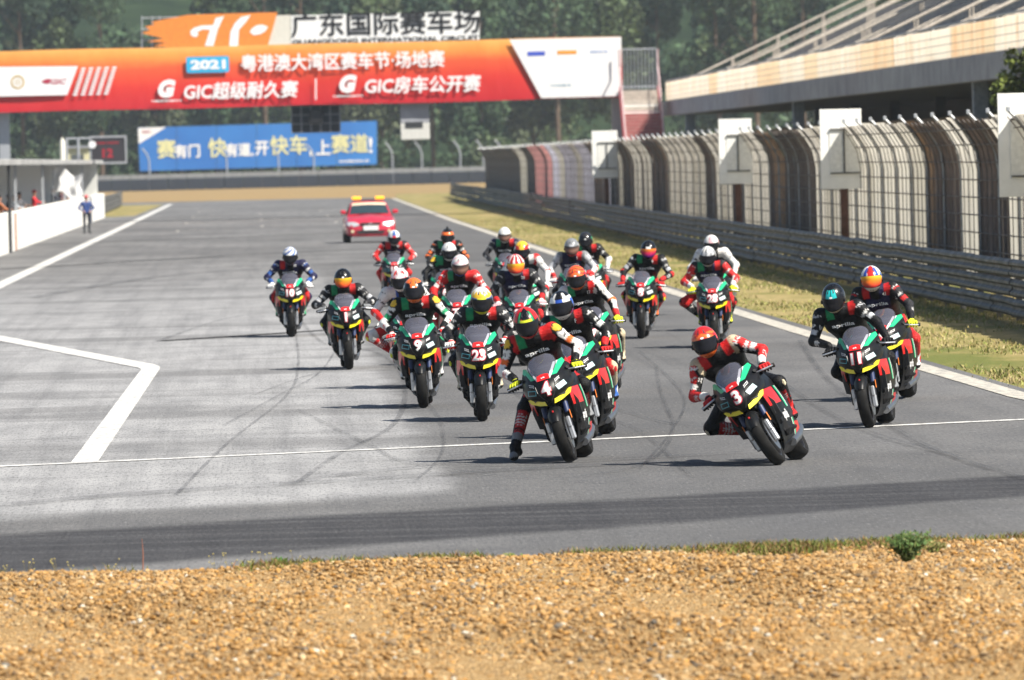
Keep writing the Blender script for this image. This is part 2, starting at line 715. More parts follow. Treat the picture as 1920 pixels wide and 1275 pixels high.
ribbon("start_line", [(-9, 82.2), (-2.64, 85.96), (3.0, 89.25), (8.85, 92.8)], 0.30, 0.006, M_LINE)
for yy, x0, x1, w in ((352, -6.3, 8.9, 0.9), (330, -6.3, 2.5, 0.5), (505, -6.2, 9.4, 0.9)):
    ribbon("grid_line", [(x0, yy), (x1, yy)], w, 0.004, paint_material("road_paint_faded", (0.34, 0.34, 0.33, 1), 0.8))
for sp_ in ([(0, 462), (330, 449), (640, 437)], [(0, 505), (420, 480), (800, 462)], [(300, 640), (760, 610), (1250, 590)]):
    q = [at(*p_) for p_ in sp_]
    ribbon("surface_seam", q, 0.55 if sp_[0][1] < 500 else 0.3, 0.0105, M_SEAM)
for k in range(10):
    yy = 385 + 16 * k
    xx = (-3.6, 0.2, 3.8)[k % 3]
    b = MB().grid([[(xx, yy, 0.004), (xx + 1.4, yy, 0.004)], [(xx, yy + 0.6, 0.004), (xx + 1.4, yy + 0.6, 0.004)]])
    b.grid([[(xx, yy, 0.004), (xx + 0.12, yy, 0.004)], [(xx, yy - 5, 0.004), (xx + 0.12, yy - 5, 0.004)]])
    tag(b.build("grid_box_line", M_LINE2), kind='structure')


def rubber_mat():
    n = NT("tyre_mark_rubber")
    t = n.n("ShaderNodeBsdfTransparent")
    mx = n.n("ShaderNodeMixShader")
    no = n.noise(2.2, 5, 0.7, n.obj((1, 0.25, 1)))
    n.l(n.ramp(no, [(0.3, 0.0), (0.7, 0.36)]), mx.inputs[0])
    n.l(t.outputs[0], mx.inputs[1])
    n.l(n.b.outputs[0], mx.inputs[2])
    n.col((0.03, 0.03, 0.034, 1))
    n.rough(0.7)
    n.l(mx.outputs[0], n.t.nodes["Material Output"].inputs[0])
    return n.m


M_MARK = rubber_mat()


def mark(px, width):
    """tyre mark through points seen on the road"""
    P = [at(*p) for p in px]
    out = []
    for i in range(len(P) - 1):
        p0, p1, p2, p3 = P[max(i - 1, 0)], P[i], P[i + 1], P[min(i + 2, len(P) - 1)]
        for s in range(8):
            t = s / 8
            out.append(0.5 * ((2 * p1) + (p2 - p0) * t + (2 * p0 - 5 * p1 + 4 * p2 - p3) * t * t + (3 * p1 - p0 - 3 * p2 + p3) * t ** 3))
    out.append(P[-1])
    o = ribbon("tyre_mark", out, width * 0.7, 0.014 + 0.0007 * mark.k, M_MARK, road)
    mark.k += 1


mark.k = 0
for px, w in [
    ([(535, 560), (600, 640), (700, 660), (745, 690), (760, 740), (735, 800), (640, 850), (560, 905)], 0.10),
    ([(620, 560), (560, 600), (560, 680), (540, 740), (430, 830), (330, 930)], 0.06),
    ([(480, 740), (600, 700), (730, 690)], 0.06),
    ([(0, 830), (300, 812), (620, 800), (900, 790)], 0.25),
    ([(0, 770), (240, 760), (640, 742)], 0.2),
    ([(560, 770), (700, 840), (770, 870), (1000, 900), (1300, 910)], 0.07),
    ([(1230, 690), (1240, 740), (1262, 800), (1240, 850), (1180, 880), (1060, 900)], 0.07),
    ([(1130, 760), (1230, 790), (1320, 800), (1345, 760), (1290, 720)], 0.06),
    ([(1200, 880), (1260, 810), (1280, 740), (1200, 660)], 0.05),
    ([(820, 600), (880, 660), (1000, 760), (1180, 800), (1300, 900)], 0.06),
    ([(1500, 640), (1560, 720), (1720, 830), (1920, 900)], 0.12),
    ([(0, 950), (300, 925), (700, 900), (1100, 875), (1500, 862)], 0.5),
    ([(520, 910), (760, 880), (1000, 872), (1400, 850)], 0.3),
    ([(300, 640), (420, 600), (520, 585)], 0.15),
    ([(60, 560), (300, 520), (560, 500)], 0.6),
    ([(420, 800), (520, 745), (600, 700), (640, 640)], 0.05),
    ([(780, 905), (830, 850), (820, 780), (760, 720)], 0.05),
    ([(1380, 640), (1440, 700), (1600, 800), (1800, 860)], 0.10),
]:
    mark(px, w)

# ---- gravel trap in front of the camera
def gravel_bed_mat():
    n = NT("gravel_bed")
    co = n.obj()
    vo = n.n("ShaderNodeTexVoronoi")
    vo.inputs["Scale"].default_value = 42
    n.l(co, vo.inputs["Vector"])
    sx_ = n.n("ShaderNodeSeparateColor")
    n.l(vo.outputs["Color"], sx_.inputs[0])
    a = n.math('SUBTRACT', 1.0, vo.outputs["Distance"])
    n.col(n.ramp(sx_.outputs[0], [(0.0, (0.24, 0.14, 0.06, 1)), (0.35, (0.40, 0.25, 0.10, 1)), (0.7, (0.48, 0.31, 0.14, 1)), (1.0, (0.55, 0.40, 0.22, 1))]))
    n.rough(0.95)
    n.b.inputs['Specular IOR Level'].default_value = 0.08
    n.bump(a, 1.0, 0.03)
    return n.m


def gravel_edge(x):
    xs = [p[0] for p in road_pts[:8]]
    return float(np.interp(x, xs, [p[1] for p in road_pts[:8]]))


def gravel_z(x, y):
    d = np.maximum(0, np.interp(x, [p[0] for p in road_pts[:8]], [p[1] for p in road_pts[:8]]) - y)
    swell = 0.045 * np.sin(x * 1.3 + y * 0.7) + 0.035 * np.sin(x * 0.55 - y * 1.1 + 1.0) + 0.03 * np.sin(2.9 * x + 0.4 * y)
    return 0.02 + 0.06 * (1 - np.exp(-d / 0.7)) + swell * (1 - np.exp(-d / 1.5))


gx = np.linspace(-30, 34, 90)
Pg = []
for s in np.linspace(0, 1, 40) ** 1.3:
    Pg.append([(x, gravel_edge(x) + 0.25 - s * 45, float(gravel_z(x, gravel_edge(x) + 0.25 - s * 45)) - (0.04 if s < 0.001 else 0)) for x in gx])
gb = MB().grid(Pg).build("gravel_bed", gravel_bed_mat(), smooth=True)
tag(gb, kind='structure')


def stones_mat():
    n = NT("gravel_stone")
    a = n.n("ShaderNodeAttribute", attribute_name="paint")
    no = n.noise(60, 3, 0.6, n.obj())
    n.col(n.mix(1.0, a.outputs[0], n.ramp(no, [(0.3, 0.75), (0.7, 1.0)]), 'MULTIPLY'))
    n.rough(0.9)
    n.b.inputs['Specular IOR Level'].default_value = 0.12
    return n.m


ICO_V = []
ph = (1 + 5 ** 0.5) / 2
for a_, b_ in ((1, ph), (-1, ph), (1, -ph), (-1, -ph)):
    ICO_V += [(a_, b_, 0)]
ICO_V = np.array([(-1, ph, 0), (1, ph, 0), (-1, -ph, 0), (1, -ph, 0), (0, -1, ph), (0, 1, ph), (0, -1, -ph), (0, 1, -ph),
                  (ph, 0, -1), (ph, 0, 1), (-ph, 0, -1), (-ph, 0, 1)]) / math.sqrt(1 + ph * ph)
ICO_F = np.array([(0, 11, 5), (0, 5, 1), (0, 1, 7), (0, 7, 10), (0, 10, 11), (1, 5, 9), (5, 11, 4), (11, 10, 2), (10, 7, 6), (7, 1, 8),
                  (3, 9, 4), (3, 4, 2), (3, 2, 6), (3, 6, 8), (3, 8, 9), (4, 9, 5), (2, 4, 11), (6, 2, 10), (8, 6, 7), (9, 8, 1)])


def scatter_stones(name, n, xy, zfun, smin_, smax_, palette, weights):
    P = xy(n)
    n = len(P)
    size = smin_ + (smax_ - smin_) * rng.random(n) ** 2.2
    V = np.repeat(ICO_V[None], n, 0) * (1 + 0.28 * rng.standard_normal((n, 12, 1)).clip(-1.3, 1.3))
    V *= (size[:, None] * (0.7 + 0.6 * rng.random((n, 3))))[:, None, :]
    V[:, :, 2] *= 0.75
    a = rng.random(n) * 6.283
    ca, sa = np.cos(a)[:, None], np.sin(a)[:, None]
    x, y = V[:, :, 0].copy(), V[:, :, 1].copy()
    V[:, :, 0], V[:, :, 1] = x * ca - y * sa, x * sa + y * ca
    V[:, :, 0] += P[:, None, 0]
    V[:, :, 1] += P[:, None, 1]
    V[:, :, 2] += (zfun(P[:, 0], P[:, 1]) + size * (0.15 + 0.5 * rng.random(n)))[:, None]
    Fc = (ICO_F[None] + (np.arange(n) * 12)[:, None, None]).reshape(-1, 3)
    pi = rng.choice(len(palette), n, p=np.array(weights) / sum(weights))
    C = np.array(palette)[pi] * (0.62 + 0.45 * rng.random((n, 1)))
    C = np.repeat(C[:, None], 12, 1).reshape(-1, 3)
    return add_object(name, fast_mesh(name, V.reshape(-1, 3), Fc, stones_mat(), False, C))


def gravel_xy(n):
    y = 46.5 + (63.9 - 46.5) * rng.random(n) ** 0.85
    x0, x1 = -2.6, 6.6
    x = x0 + (x1 - x0) * rng.random(n)
    e = np.interp(x, [p[0] for p in road_pts[:8]], [p[1] for p in road_pts[:8]])
    k = y < e + 0.12 * rng.standard_normal(n)
    return np.stack([x[k], y[k]], 1)


GRAV = [(0.50, 0.30, 0.12), (0.55, 0.365, 0.175), (0.40, 0.24, 0.10), (0.28, 0.20, 0.12), (0.58, 0.43, 0.24), (0.53, 0.29, 0.09), (0.70, 0.64, 0.52), (0.20, 0.18, 0.15)]
gs = scatter_stones("gravel", 72000, gravel_xy, gravel_z, 0.007, 0.024, GRAV, [30, 20, 18, 9, 8, 12, 1.2, 1.5])
tag(gs, "loose tan and orange gravel filling the run off trap nearest the camera", "gravel", kind='stuff')


# ---- grass: tufts of blades
def blades(name, P, hmin, hmax, wid, spread, palette, material, per=5):
    n = len(P)
    N = n * per
    base = np.repeat(P, per, 0)
    base[:, :2] += rng.standard_normal((N, 2)) * spread
    a = rng.random(N) * 6.283
    h = hmin + (hmax - hmin) * rng.random(N) ** 1.5
    lean = h[:, None] * 0.55 * rng.standard_normal((N, 2))
    w = wid * (0.6 + 0.8 * rng.random(N))
    dx, dy = np.cos(a) * w, np.sin(a) * w
    V = np.zeros((N, 5, 3))
    V[:, 0] = base + np.stack([-dx, -dy, np.zeros(N)], 1)
    V[:, 1] = base + np.stack([dx, dy, np.zeros(N)], 1)
    m = base.copy()
    m[:, :2] += lean * 0.4
    m[:, 2] += h * 0.6
    V[:, 2] = m + np.stack([dx, dy, np.zeros(N)], 1) * 0.7
    V[:, 3] = m - np.stack([dx, dy, np.zeros(N)], 1) * 0.7
    t = base.copy()
    t[:, :2] += lean
    t[:, 2] += h
    V[:, 4] = t
    i = (np.arange(N) * 5)[:, None]
    Fq = np.concatenate([i + np.array([[0, 1, 2]]), i + np.array([[0, 2, 3]]), i + np.array([[3, 2, 4]])])
    C = np.array(palette)[rng.integers(0, len(palette), N)] * (0.7 + 0.6 * rng.random((N, 1)))
    C = np.repeat(C[:, None], 5, 1).reshape(-1, 3)
    return add_object(name, fast_mesh(name, V.reshape(-1, 3), Fq, material, False, C))


M_BLADE = attr_mat("grass_blade", 0.8, spec=0.2)
pts = []
while len(pts) < 11000:
    y = 92 + (420 - 92) * random.random() ** 2.0
    xe = float(np.interp(y, [92, 101, 181, 400, 650], [9.6, 9.3, 9.15, 9.55, 10.7]))
    x = xe + 0.1 + (13.6 - xe) * random.random()
    if math.sin(x * 1.7 + y * 0.21) + math.sin(x * 0.8 - y * 0.13) + 0.6 * math.sin(y * 0.47) < random.uniform(-1.4, 0.8):
        continue
    pts.append((x, y, -0.012))
gv = blades("grass", np.array(pts), 0.02, 0.075, 0.012, 0.08,
            [(0.36, 0.30, 0.12), (0.42, 0.34, 0.17), (0.27, 0.28, 0.08), (0.22, 0.25, 0.065), (0.44, 0.37, 0.20)], M_BLADE, 4)
tag(gv, "patchy dry yellow green grass on the verge below the steel barrier", "grass", kind='stuff')
pts = []
for k in range(3200):
    x = -2.6 + 9.2 * random.random()
    if 0.6 * math.sin(x * 2.1) + 0.5 * math.sin(x * 5.3 + 1) + (x - 1.5) * 0.18 < random.random() * 2.0 - 0.7:
        continue
    pts.append((x, gravel_edge(x) - 0.0 + 0.12 - 1.0 * random.random() ** 1.6, 0.03))
ge = blades("edge_grass", np.array(pts), 0.03, 0.085, 0.006, 0.05,
            [(0.20, 0.19, 0.04), (0.14, 0.15, 0.035), (0.30, 0.22, 0.09), (0.26, 0.14, 0.07), (0.11, 0.16, 0.03)], M_BLADE, 10)
tag(ge, "thin green and brown grass along the lip of the gravel trap", "grass", kind='stuff')

# single plants on the gravel lip
M_LEAF_NEAR = attr_mat("weed_leaf", 0.6, spec=0.3)


def weed(name, loc, h, w, nleaf, palette, label, lsize=0.03, stem=(0.10, 0.14, 0.04)):
    root = empty(name, loc)
    tag(root, label, "plant")
    mb = MB()
    tips = []
    for k in range(max(3, nleaf // 14)):
        a = random.random() * 6.28
        r = w * (0.2 + 0.8 * random.random())
        tip = (math.cos(a) * r, math.sin(a) * r, h * (0.55 + 0.45 * random.random()))
        mid_ = (tip[0] * 0.35, tip[1] * 0.35, tip[2] * 0.55)
        mb.tube([(0, 0, -0.03), mid_, tip], [0.006, 0.004, 0.002], 5)
        tips.append((mid_, tip))
    mb.build("stem", mat("weed_stem_%s" % name, stem, 0.8), root)
    N = nleaf
    V, Fc, C = [], [], []
    for k in range(N):
        m_, t_ = random.choice(tips)
        s = random.random() * 1.5 - 0.5
        c = Vector(m_).lerp(Vector(t_), s) + Vector((random.gauss(0, .3), random.gauss(0, .3), random.gauss(0, .2))) * w * 0.45
        c.z = max(0.01, c.z)
        d = Vector((random.gauss(0, 1), random.gauss(0, 1), random.gauss(0.3, 0.7))).normalized()
        s2 = d.orthogonal().normalized()
        L = lsize * (0.6 + 0.8 * random.random())
        b = len(V)
        V += [c - d * L, c + s2 * L * 0.4, c + d * L, c - s2 * L * 0.4]
        Fc.append((b, b + 1, b + 2, b + 3))
        cc = Vector(random.choice(palette)) * (0.7 + 0.6 * random.random())
        C += [cc] * 4
    add_object("leaf_cluster", fast_mesh("leaf_cluster", np.array([tuple(v) for v in V]), np.array(Fc), M_LEAF_NEAR, False, np.array([tuple(c) for c in C])), root)["kind"] = "stuff"
    return root


def gp(px, py):
    p = at(px, py)
    p.z = float(gravel_z(p.x, p.y))
    return p


weed("weed_bush", gp(1702, 1062), 0.22, 0.16, 1700, [(0.07, 0.13, 0.03), (0.10, 0.18, 0.045), (0.045, 0.085, 0.02), (0.13, 0.16, 0.05)], "bushy green weed on the lip of the gravel trap at the right", 0.019)
weed("weed_plant", gp(1750, 1050), 0.09, 0.13, 420, [(0.16, 0.18, 0.04), (0.25, 0.20, 0.07)], "low yellow green weed just right of the bushy green weed", 0.016)
weed("weed_plant", gp(524, 1068), 0.07, 0.06, 90, [(0.07, 0.20, 0.03), (0.10, 0.24, 0.05)], "small bright green weed on the left part of the gravel lip", 0.02)
weed("weed_plant", gp(960, 1056), 0.05, 0.09, 90, [(0.13, 0.19, 0.04), (0.16, 0.17, 0.05)], "flat green weed at the middle of the gravel lip", 0.02)
st = MB().tube([(0, 0, -0.03), (0.004, 0, 0.10), (-0.002, 0, 0.21)], [0.006, 0.005, 0.002], 6)
sk = st.build("dry_stalk", mat("dry_stalk", (0.32, 0.13, 0.08), 0.8), loc=gp(268, 1068))
tag(sk, "single upright reddish dry stalk at the left of the gravel lip", "plant")
M_FLOW = mat("seed_head", (0.55, 0.47, 0.16), 0.8)
M_FSTEM = mat("seed_stem", (0.25, 0.22, 0.10), 0.9)
for k, (px, n_) in enumerate(((12, 5), (50, 6), (110, 5), (140, 4), (210, 4), (405, 6), (430, 5), (468, 6), (495, 5), (556, 2))):
    root = empty("seed_head_weed", gp(px, 1092 - px * 0.035))
    tag(root, "dry weed with yellow seed heads on the gravel lip, " + ("leftmost", "second", "third", "fourth", "fifth", "sixth", "seventh", "eighth", "ninth", "tenth")[k] + " from the left" if k else "thin dry weed with pale yellow seed heads at the left end of the gravel lip", "plant", "seed head weeds along the gravel lip")
    sb = MB()
    for j in range(n_):
        tip = (random.uniform(-.06, .06), random.uniform(-.06, .06), random.uniform(0.05, 0.13))
        sb.tube([(0, 0, -0.02), tip], [0.0015, 0.001], 4)
        hb = MB().add([(tip[0] + v[0] * 0.006, tip[1] + v[1] * 0.006, tip[2] + v[2] * 0.006) for v in ICO_V], ICO_F.tolist())
        hb.build("seed_head", M_FLOW, root)
    sb.build("stem", M_FSTEM, root)

# ---- wooded hill behind
def hill_mat():
    n = NT("wooded_slope")
    a = n.noise(0.12, 6, 0.7, n.obj())
    n.col(n.ramp(a, [(0.35, (0.012, 0.022, 0.012, 1)), (0.65, (0.03, 0.05, 0.022, 1))]))
    n.rough(0.95)
    n.b.inputs['Specular IOR Level'].default_value = 0.08
    return n.m


hp = []
for yy, zz in ((1075, -0.1), (1100, 6), (1150, 22), (1230, 46), (1350, 60), (1500, 40), (1650, -1)):
    hp.append([(x, yy + 12 * math.sin(x * 0.03), (zz * (1 + 0.12 * math.sin(x * 0.021 + yy)) if zz > 0 else zz)) for x in np.linspace(-330, 420, 60)])
tag(MB().grid(hp).build("hill", hill_mat(), smooth=True), kind='structure')


def leaf_mat():
    n = NT("tree_leaf")
    a = n.n("ShaderNodeAttribute", attribute_name="paint")
    n.col(a.outputs[0])
    n.rough(0.6)
    n.b.inputs["Specular IOR Level"].default_value = 0.25
    return n.m


M_LEAF = leaf_mat()
M_BARK = mat("tree_bark", (0.13, 0.088, 0.06), 0.9, vary=0.3, scale=2.0)


def crown_quads(n, H, w, base, size, tone, lobes=14):
    cs, rs = [], []
    for k in range(lobes):
        t = base + (1 - base) * random.random() ** 0.9
        rr = w * (0.35 + 0.75 * math.sin(math.pi * min(1, (t - base) / (1 - base) * 0.85 + 0.12)))
        a = random.random() * 6.28
        cs.append((math.cos(a) * rr * 0.6, math.sin(a) * rr * 0.6, H * t))
        rs.append(w * random.uniform(0.28, 0.55))
    cs, rs = np.array(cs), np.array(rs)
    ix = rng.integers(0, lobes, n)
    d = rng.standard_normal((n, 3))
    d /= np.linalg.norm(d, axis=1)[:, None]
    r = rs[ix] * (0.45 + 0.6 * rng.random(n) ** 0.6)
    C = cs[ix] + d * r[:, None] * np.array([1, 1, 1.25])
    nrm = d * 0.6 + rng.standard_normal((n, 3)) * 0.7
    nrm /= np.linalg.norm(nrm, axis=1)[:, None]
    t1 = np.cross(nrm, rng.standard_normal((n, 3)))
    t1 /= np.linalg.norm(t1, axis=1)[:, None] + 1e-9
    t2 = np.cross(nrm, t1)
    s = size * (0.5 + rng.random(n))[:, None]
    V = np.stack([C - t1 * s, C - t2 * s * 0.55, C + t1 * s, C + t2 * s * 0.55], 1)
    lob = 0.75 + 0.5 * rng.random(lobes)
    col = np.array(tone)[None] * (0.65 + 0.7 * rng.random((n, 1))) * lob[ix][:, None]
    return V, col


def crown_mesh(name, n, H, w, base, size, tone, lobes=14):
    V, col = crown_quads(n, H, w, base, size, tone, lobes)
    N = len(V)
    return fast_mesh(name, V.reshape(-1, 3), np.arange(N * 4).reshape(-1, 4), M_LEAF, False, np.repeat(col, 4, 0))


TONES = [(0.050, 0.088, 0.042), (0.068, 0.098, 0.040), (0.038, 0.072, 0.042), (0.078, 0.096, 0.050), (0.046, 0.080, 0.038)]  # leaf greens, with some bluish distance haze mixed into the colour


def make_tree(k, H, w, base):
    root = empty("tree", (0, 0, 0))
    mb = MB()
    bend = random.uniform(-.5, .5)
    mb.tube([(0, 0, -0.3), (bend * 0.3, 0, H * 0.3), (bend, 0.2, H * 0.62), (bend * 0.7, 0.1, H * 0.92)], [0.34, 0.27, 0.18, 0.05], 8)
    for j in range(7):
        t = 0.3 + 0.08 * j
        a = random.random() * 6.28
        L = w * random.uniform(0.5, 0.95)
        mb.tube([(bend * t, 0, H * t), (bend * t + math.cos(a) * L * 0.6, math.sin(a) * L * 0.6, H * t + L * 0.5),
                 (bend * t + math.cos(a) * L, math.sin(a) * L, H * t + L * 0.9)], [0.11, 0.07, 0.02], 5)
    mb.build("trunk", M_BARK, root, True)
    add_object("crown", crown_mesh("crown", 6500, H, w, base, 0.29, TONES[k], 18), root)
    return root


protos = []
for k in range(5):
    protos.append(make_tree(k, 24 + 2.5 * k * (-1) ** k, 3.6 + 0.35 * k, (0.2, 0.36, 0.12, 0.42, 0.28)[k]))
FIRST = [True] * 5
order = [0, 2, 1, 4, 3, 0, 4, 2, 3, 1, 2, 0, 3, 4, 1, 2, 0, 4, 2, 3, 0, 1, 2, 4]
ORD = ["leftmost", "second from the left", "third from the left", "fourth from the left", "fifth from the left", "sixth from the left", "seventh from the left", "eighth from the left",
       "ninth from the left", "tenth from the left", "eleventh from the left", "twelfth from the left", "twelfth from the right", "eleventh from the right", "tenth from the right", "ninth from the right",
       "eighth from the right", "seventh from the right", "sixth from the right", "fifth from the right", "fourth from the right", "third from the right", "second from the right", "rightmost"]
LOOK = ["dense green tree", "bare trunked tree", "dark bushy tree", "olive green tree", "slim green tree"]
for i, k in enumerate(order):
    x = -34 + i * 5.6 + random.uniform(-1.8, 1.8)
    o = protos[k] if FIRST[k] else copy_tree(protos[k])
    FIRST[k] = False
    o.location = (x, 1043 + random.uniform(-8, 14), -0.06)
    o.rotation_euler = (0, 0, random.random() * 6.28)
    s = random.uniform(0.85, 1.15)
    o.scale = (s, s, s)
    tag(o, LOOK[k] + ", " + ORD[i] + " in the front row of the wood", "tree", "trees at the front of the wood")
# low scrub and the mass of the wood further up the slope
VV, CC = [], []
for i in range(110):
    x = random.uniform(-110, 150)
    y = random.uniform(1066, 1130)
    z0 = max(0.0, (y - 1080) * 0.25)
    H = random.uniform(17, 27)
    V, col = crown_quads(1250, H, random.uniform(3.4, 5.2), 0.06, 0.5, random.choice(TONES), 12)
    VV.append(V + np.array([x, y, z0]))
    CC.append(col)
for i in range(46):
    x = random.uniform(-45, 90)
    V, col = crown_quads(420, 5.0, 2.6, 0.02, 0.34, random.choice(TONES), 8)
    VV.append(V + np.array([x, 1032 + random.uniform(-5, 12), -0.2]))
    CC.append(col)
VV, CC = np.concatenate(VV), np.concatenate(CC)
fo = add_object("forest", fast_mesh("forest", VV.reshape(-1, 3), np.arange(len(VV) * 4).reshape(-1, 4), M_LEAF, False, np.repeat(CC, 4, 0)))
tag(fo, "dark mass of woodland climbing the slope behind the circuit", "forest", kind='stuff')


# ================================================================== STRUCTURES
M_WHITE = mat("white_painted_concrete", (0.80, 0.79, 0.75), 0.75, vary=0.10, scale=0.8)
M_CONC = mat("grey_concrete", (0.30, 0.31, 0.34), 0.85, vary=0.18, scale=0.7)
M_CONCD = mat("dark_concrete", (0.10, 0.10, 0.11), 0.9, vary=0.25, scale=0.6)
M_STEEL = mat("galvanised_steel", (0.36, 0.37, 0.38), 0.5, 0.55, vary=0.25, scale=3.0)
M_STEELD = mat("weathered_steel", (0.155, 0.15, 0.145), 0.6, 0.4, vary=0.35, scale=2.0)
M_POLE = mat("pale_grey_pole", (0.42, 0.44, 0.47), 0.5, 0.3)
M_RUST = mat("rusty_steel", (0.16, 0.075, 0.05), 0.85, 0.1, vary=0.45, scale=1.5)
M_BOARD = mat("white_board", (0.88, 0.88, 0.85), 0.6, vary=0.08, scale=1.5)
M_BLACK = mat("black_paint", (0.012, 0.012, 0.014), 0.5)
M_DARK = mat("dark_trim", (0.03, 0.032, 0.036), 0.6)
M_TXTW = mat("print_white", (0.82, 0.82, 0.82), 0.6, vary=0.03)
M_RED = mat("print_red", (0.62, 0.03, 0.03), 0.5)
M_CYAN = mat("print_cyan", (0.06, 0.45, 0.75), 0.5)
XR = Vector((1, 0, 0))
ZU = Vector((0, 0, 1))
MPX = 450.0 / F_PX



def fine_print(name, c, w, h, n, m, parent):
    """a row of print too small to read: uneven strokes"""
    rr = random.Random(n * 7 + int(w * 100))
    mb = MB()
    c = Vector(c)
    for k in range(n):
        x = c.x - w / 2 + w * k / n
        ww = w / n * rr.uniform(0.45, 0.8)
        hh = h * rr.uniform(0.6, 1.0) / 2
        mb.grid([[(x, c.y, c.z - hh), (x + ww, c.y, c.z - hh)], [(x, c.y, c.z + hh), (x + ww, c.y, c.z + hh)]])
    return mb.build(name, m, parent)


# ---- pit wall, left
wall = empty("pit_wall", (-8.95, 345, 0))
tag(wall, "long white concrete pit wall along the left edge of the straight", "wall")
y = 204.0
while y < 495:
    L = min(11.95, 496 - y)
    MB().box(-0.16, 0.16, y - 345, y + L - 345, -0.05, 1.40, 0.02).build("wall_block", M_WHITE, wall)
    y += 12.0
MB().box(0.162, 0.20, 311 - 345, 311.9 - 345, 0.0, 1.36).build("stain_strip", mat("rust_stain", (0.42, 0.19, 0.10), 0.8, vary=0.3), wall)
MB().tube([(0.22, 303 - 345, 0), (0.22, 303 - 345, 3.1)], 0.06, 8).build("downpipe", M_DARK, wall, True)

# ---- pit wall stand behind it
stand = empty("pit_stand", (-10.3, 345, 0))
tag(stand, "grey roofed timing stand with ribbed back panels behind the pit wall", "stand")
MB().box(-1.6, 1.75, 230 - 345, 482 - 345, 3.10, 3.32, 0.02).build("roof", mat("stand_roof", (0.40, 0.40, 0.39), 0.8, vary=0.25, scale=0.5), stand)
MB().box(-1.6, 1.3, 230 - 345, 482 - 345, -0.05, 0.30).build("floor", M_CONC, stand)
M_RIB = mat("ribbed_panel", (0.66, 0.67, 0.64), 0.6, vary=0.14, scale=1.2)
ribm = None
for k in range(63):
    y0 = 231 + 4.0 * k
    if ribm is None:
        rb_ = MB()
        P0, P1 = [], []
        for j in range(17):
            xx = -0.9 + (0.06 if j % 2 else 0.0)
            P0.append((xx, j * 0.245, 0.3))
            P1.append((xx, j * 0.245, 3.1))
        rb_.grid([P0, P1])
        rb_.box(-1.0, -0.93, 0, 3.95, 0.3, 3.1)
        ribm = rb_.mesh("panel", M_RIB)
    add_object("panel", ribm, stand, (0, y0 - 345, 0))
for yy in range(236, 482, 41):
    MB().box(1.32, 1.42, yy - 345, yy + 0.12 - 345, 0.0, 3.1).build("post", M_POLE, stand)
MB().box(-1.6, 1.4, 481.6 - 345, 481.8 - 345, 0.3, 3.1).build("end_panel", M_RIB, stand)

# ---- barrier and fittings beyond the pit wall
def armco(name, label, xf, y0, y1, seg_near, near_until, seg_far, zs, side, group=None):
    """stacked corrugated beams on posts; side -1: face towards -x"""
    root = empty(name, (xf(y0), y0, 0))
    tag(root, label, "barrier", group)
    prof = [(0, 0.0), (0.02, 0.0), (0.075, 0.05), (0.075, 0.09), (0.02, 0.135), (0.02, 0.175), (0.075, 0.22), (0.075, 0.26), (0.02, 0.31), (0, 0.31)]
    cache = {}
    yy = y0
    posts = []
    while yy < y1 - 0.5:
        seg = seg_near if yy < near_until else seg_far
        dx = xf(yy + seg) - xf(yy)
        for zi, z in enumerate(zs):
            key = seg
            if key not in cache:
                rings = [[(side * p, L, q) for p, q in prof] for L in (0.012, seg - 0.012)]
                cache[key] = MB().loft(rings).mesh("beam", M_STEELD, False)
            o = add_object("beam", cache[key], root, (xf(yy) - xf(y0) + random.uniform(-.012, .012), yy - y0, z + random.uniform(-.008, .008)))
            o.rotation_euler = (random.uniform(-.002, .002), 0, -math.atan2(dx, seg) + random.uniform(-.002, .002))
        posts.append(yy)
        yy += seg
    pm = MB().box(-0.05, 0.05, -0.06, 0.06, -0.1, zs[-1] + 0.28).mesh("post", M_STEELD)
    for p in posts:
        add_object("post", pm, root, (xf(p) - xf(y0) - side * 0.09, p - y0, 0))
    return root


armco("guard_rail", "grey stacked steel barrier running along the right of the grass verge", lambda y: 12.75 + 0.0042 * (y - 140), 112, 640, 4.0, 330, 20.0, [0.08, 0.41, 0.74], -1)
armco("guard_rail", "short pale steel barrier beyond the end of the white pit wall", lambda y: -9.3 - 0.004 * (y - 498), 498, 620, 8.0, 700, 8.0, [0.10, 0.45, 0.80], 1)


# ---- trackside fence, right
def fence_x(y):
    return 14.55 + 0.0036 * (y - 172)


def fence_off(z):
    """overhang towards the track near the top"""
    return -0.55 * max(0.0, (z - 2.6) / 1.0) ** 1.8


fence = empty("trackside_fence", (fence_x(172), 172, 0))
tag(fence, "tall patchwork fence of pale and rusty metal sheets with curved top, behind the barrier", "fence")


def fsheet(name, c):
    """weathered translucent corrugated sheet"""
    n = NT(name)
    a = n.noise(1.1, 6, 0.7, n.obj((1, 1, 0.3)))
    colr = n.ramp(a, [(0.30, tuple(v * 0.62 for v in c) + (1,)), (0.55, c + (1,)), (0.8, tuple(min(1, v * 1.12) for v in c) + (1,))])
    n.col(colr)
    n.rough(0.7)
    tr = n.n("ShaderNodeBsdfTranslucent")
    n.l(colr, tr.inputs[0])
    mx = n.n("ShaderNodeMixShader")
    mx.inputs[0].default_value = 0.42
    n.l(n.b.outputs[0], mx.inputs[1])
    n.l(tr.outputs[0], mx.inputs[2])
    n.l(mx.outputs[0], n.t.nodes["Material Output"].inputs[0])
    return n.m


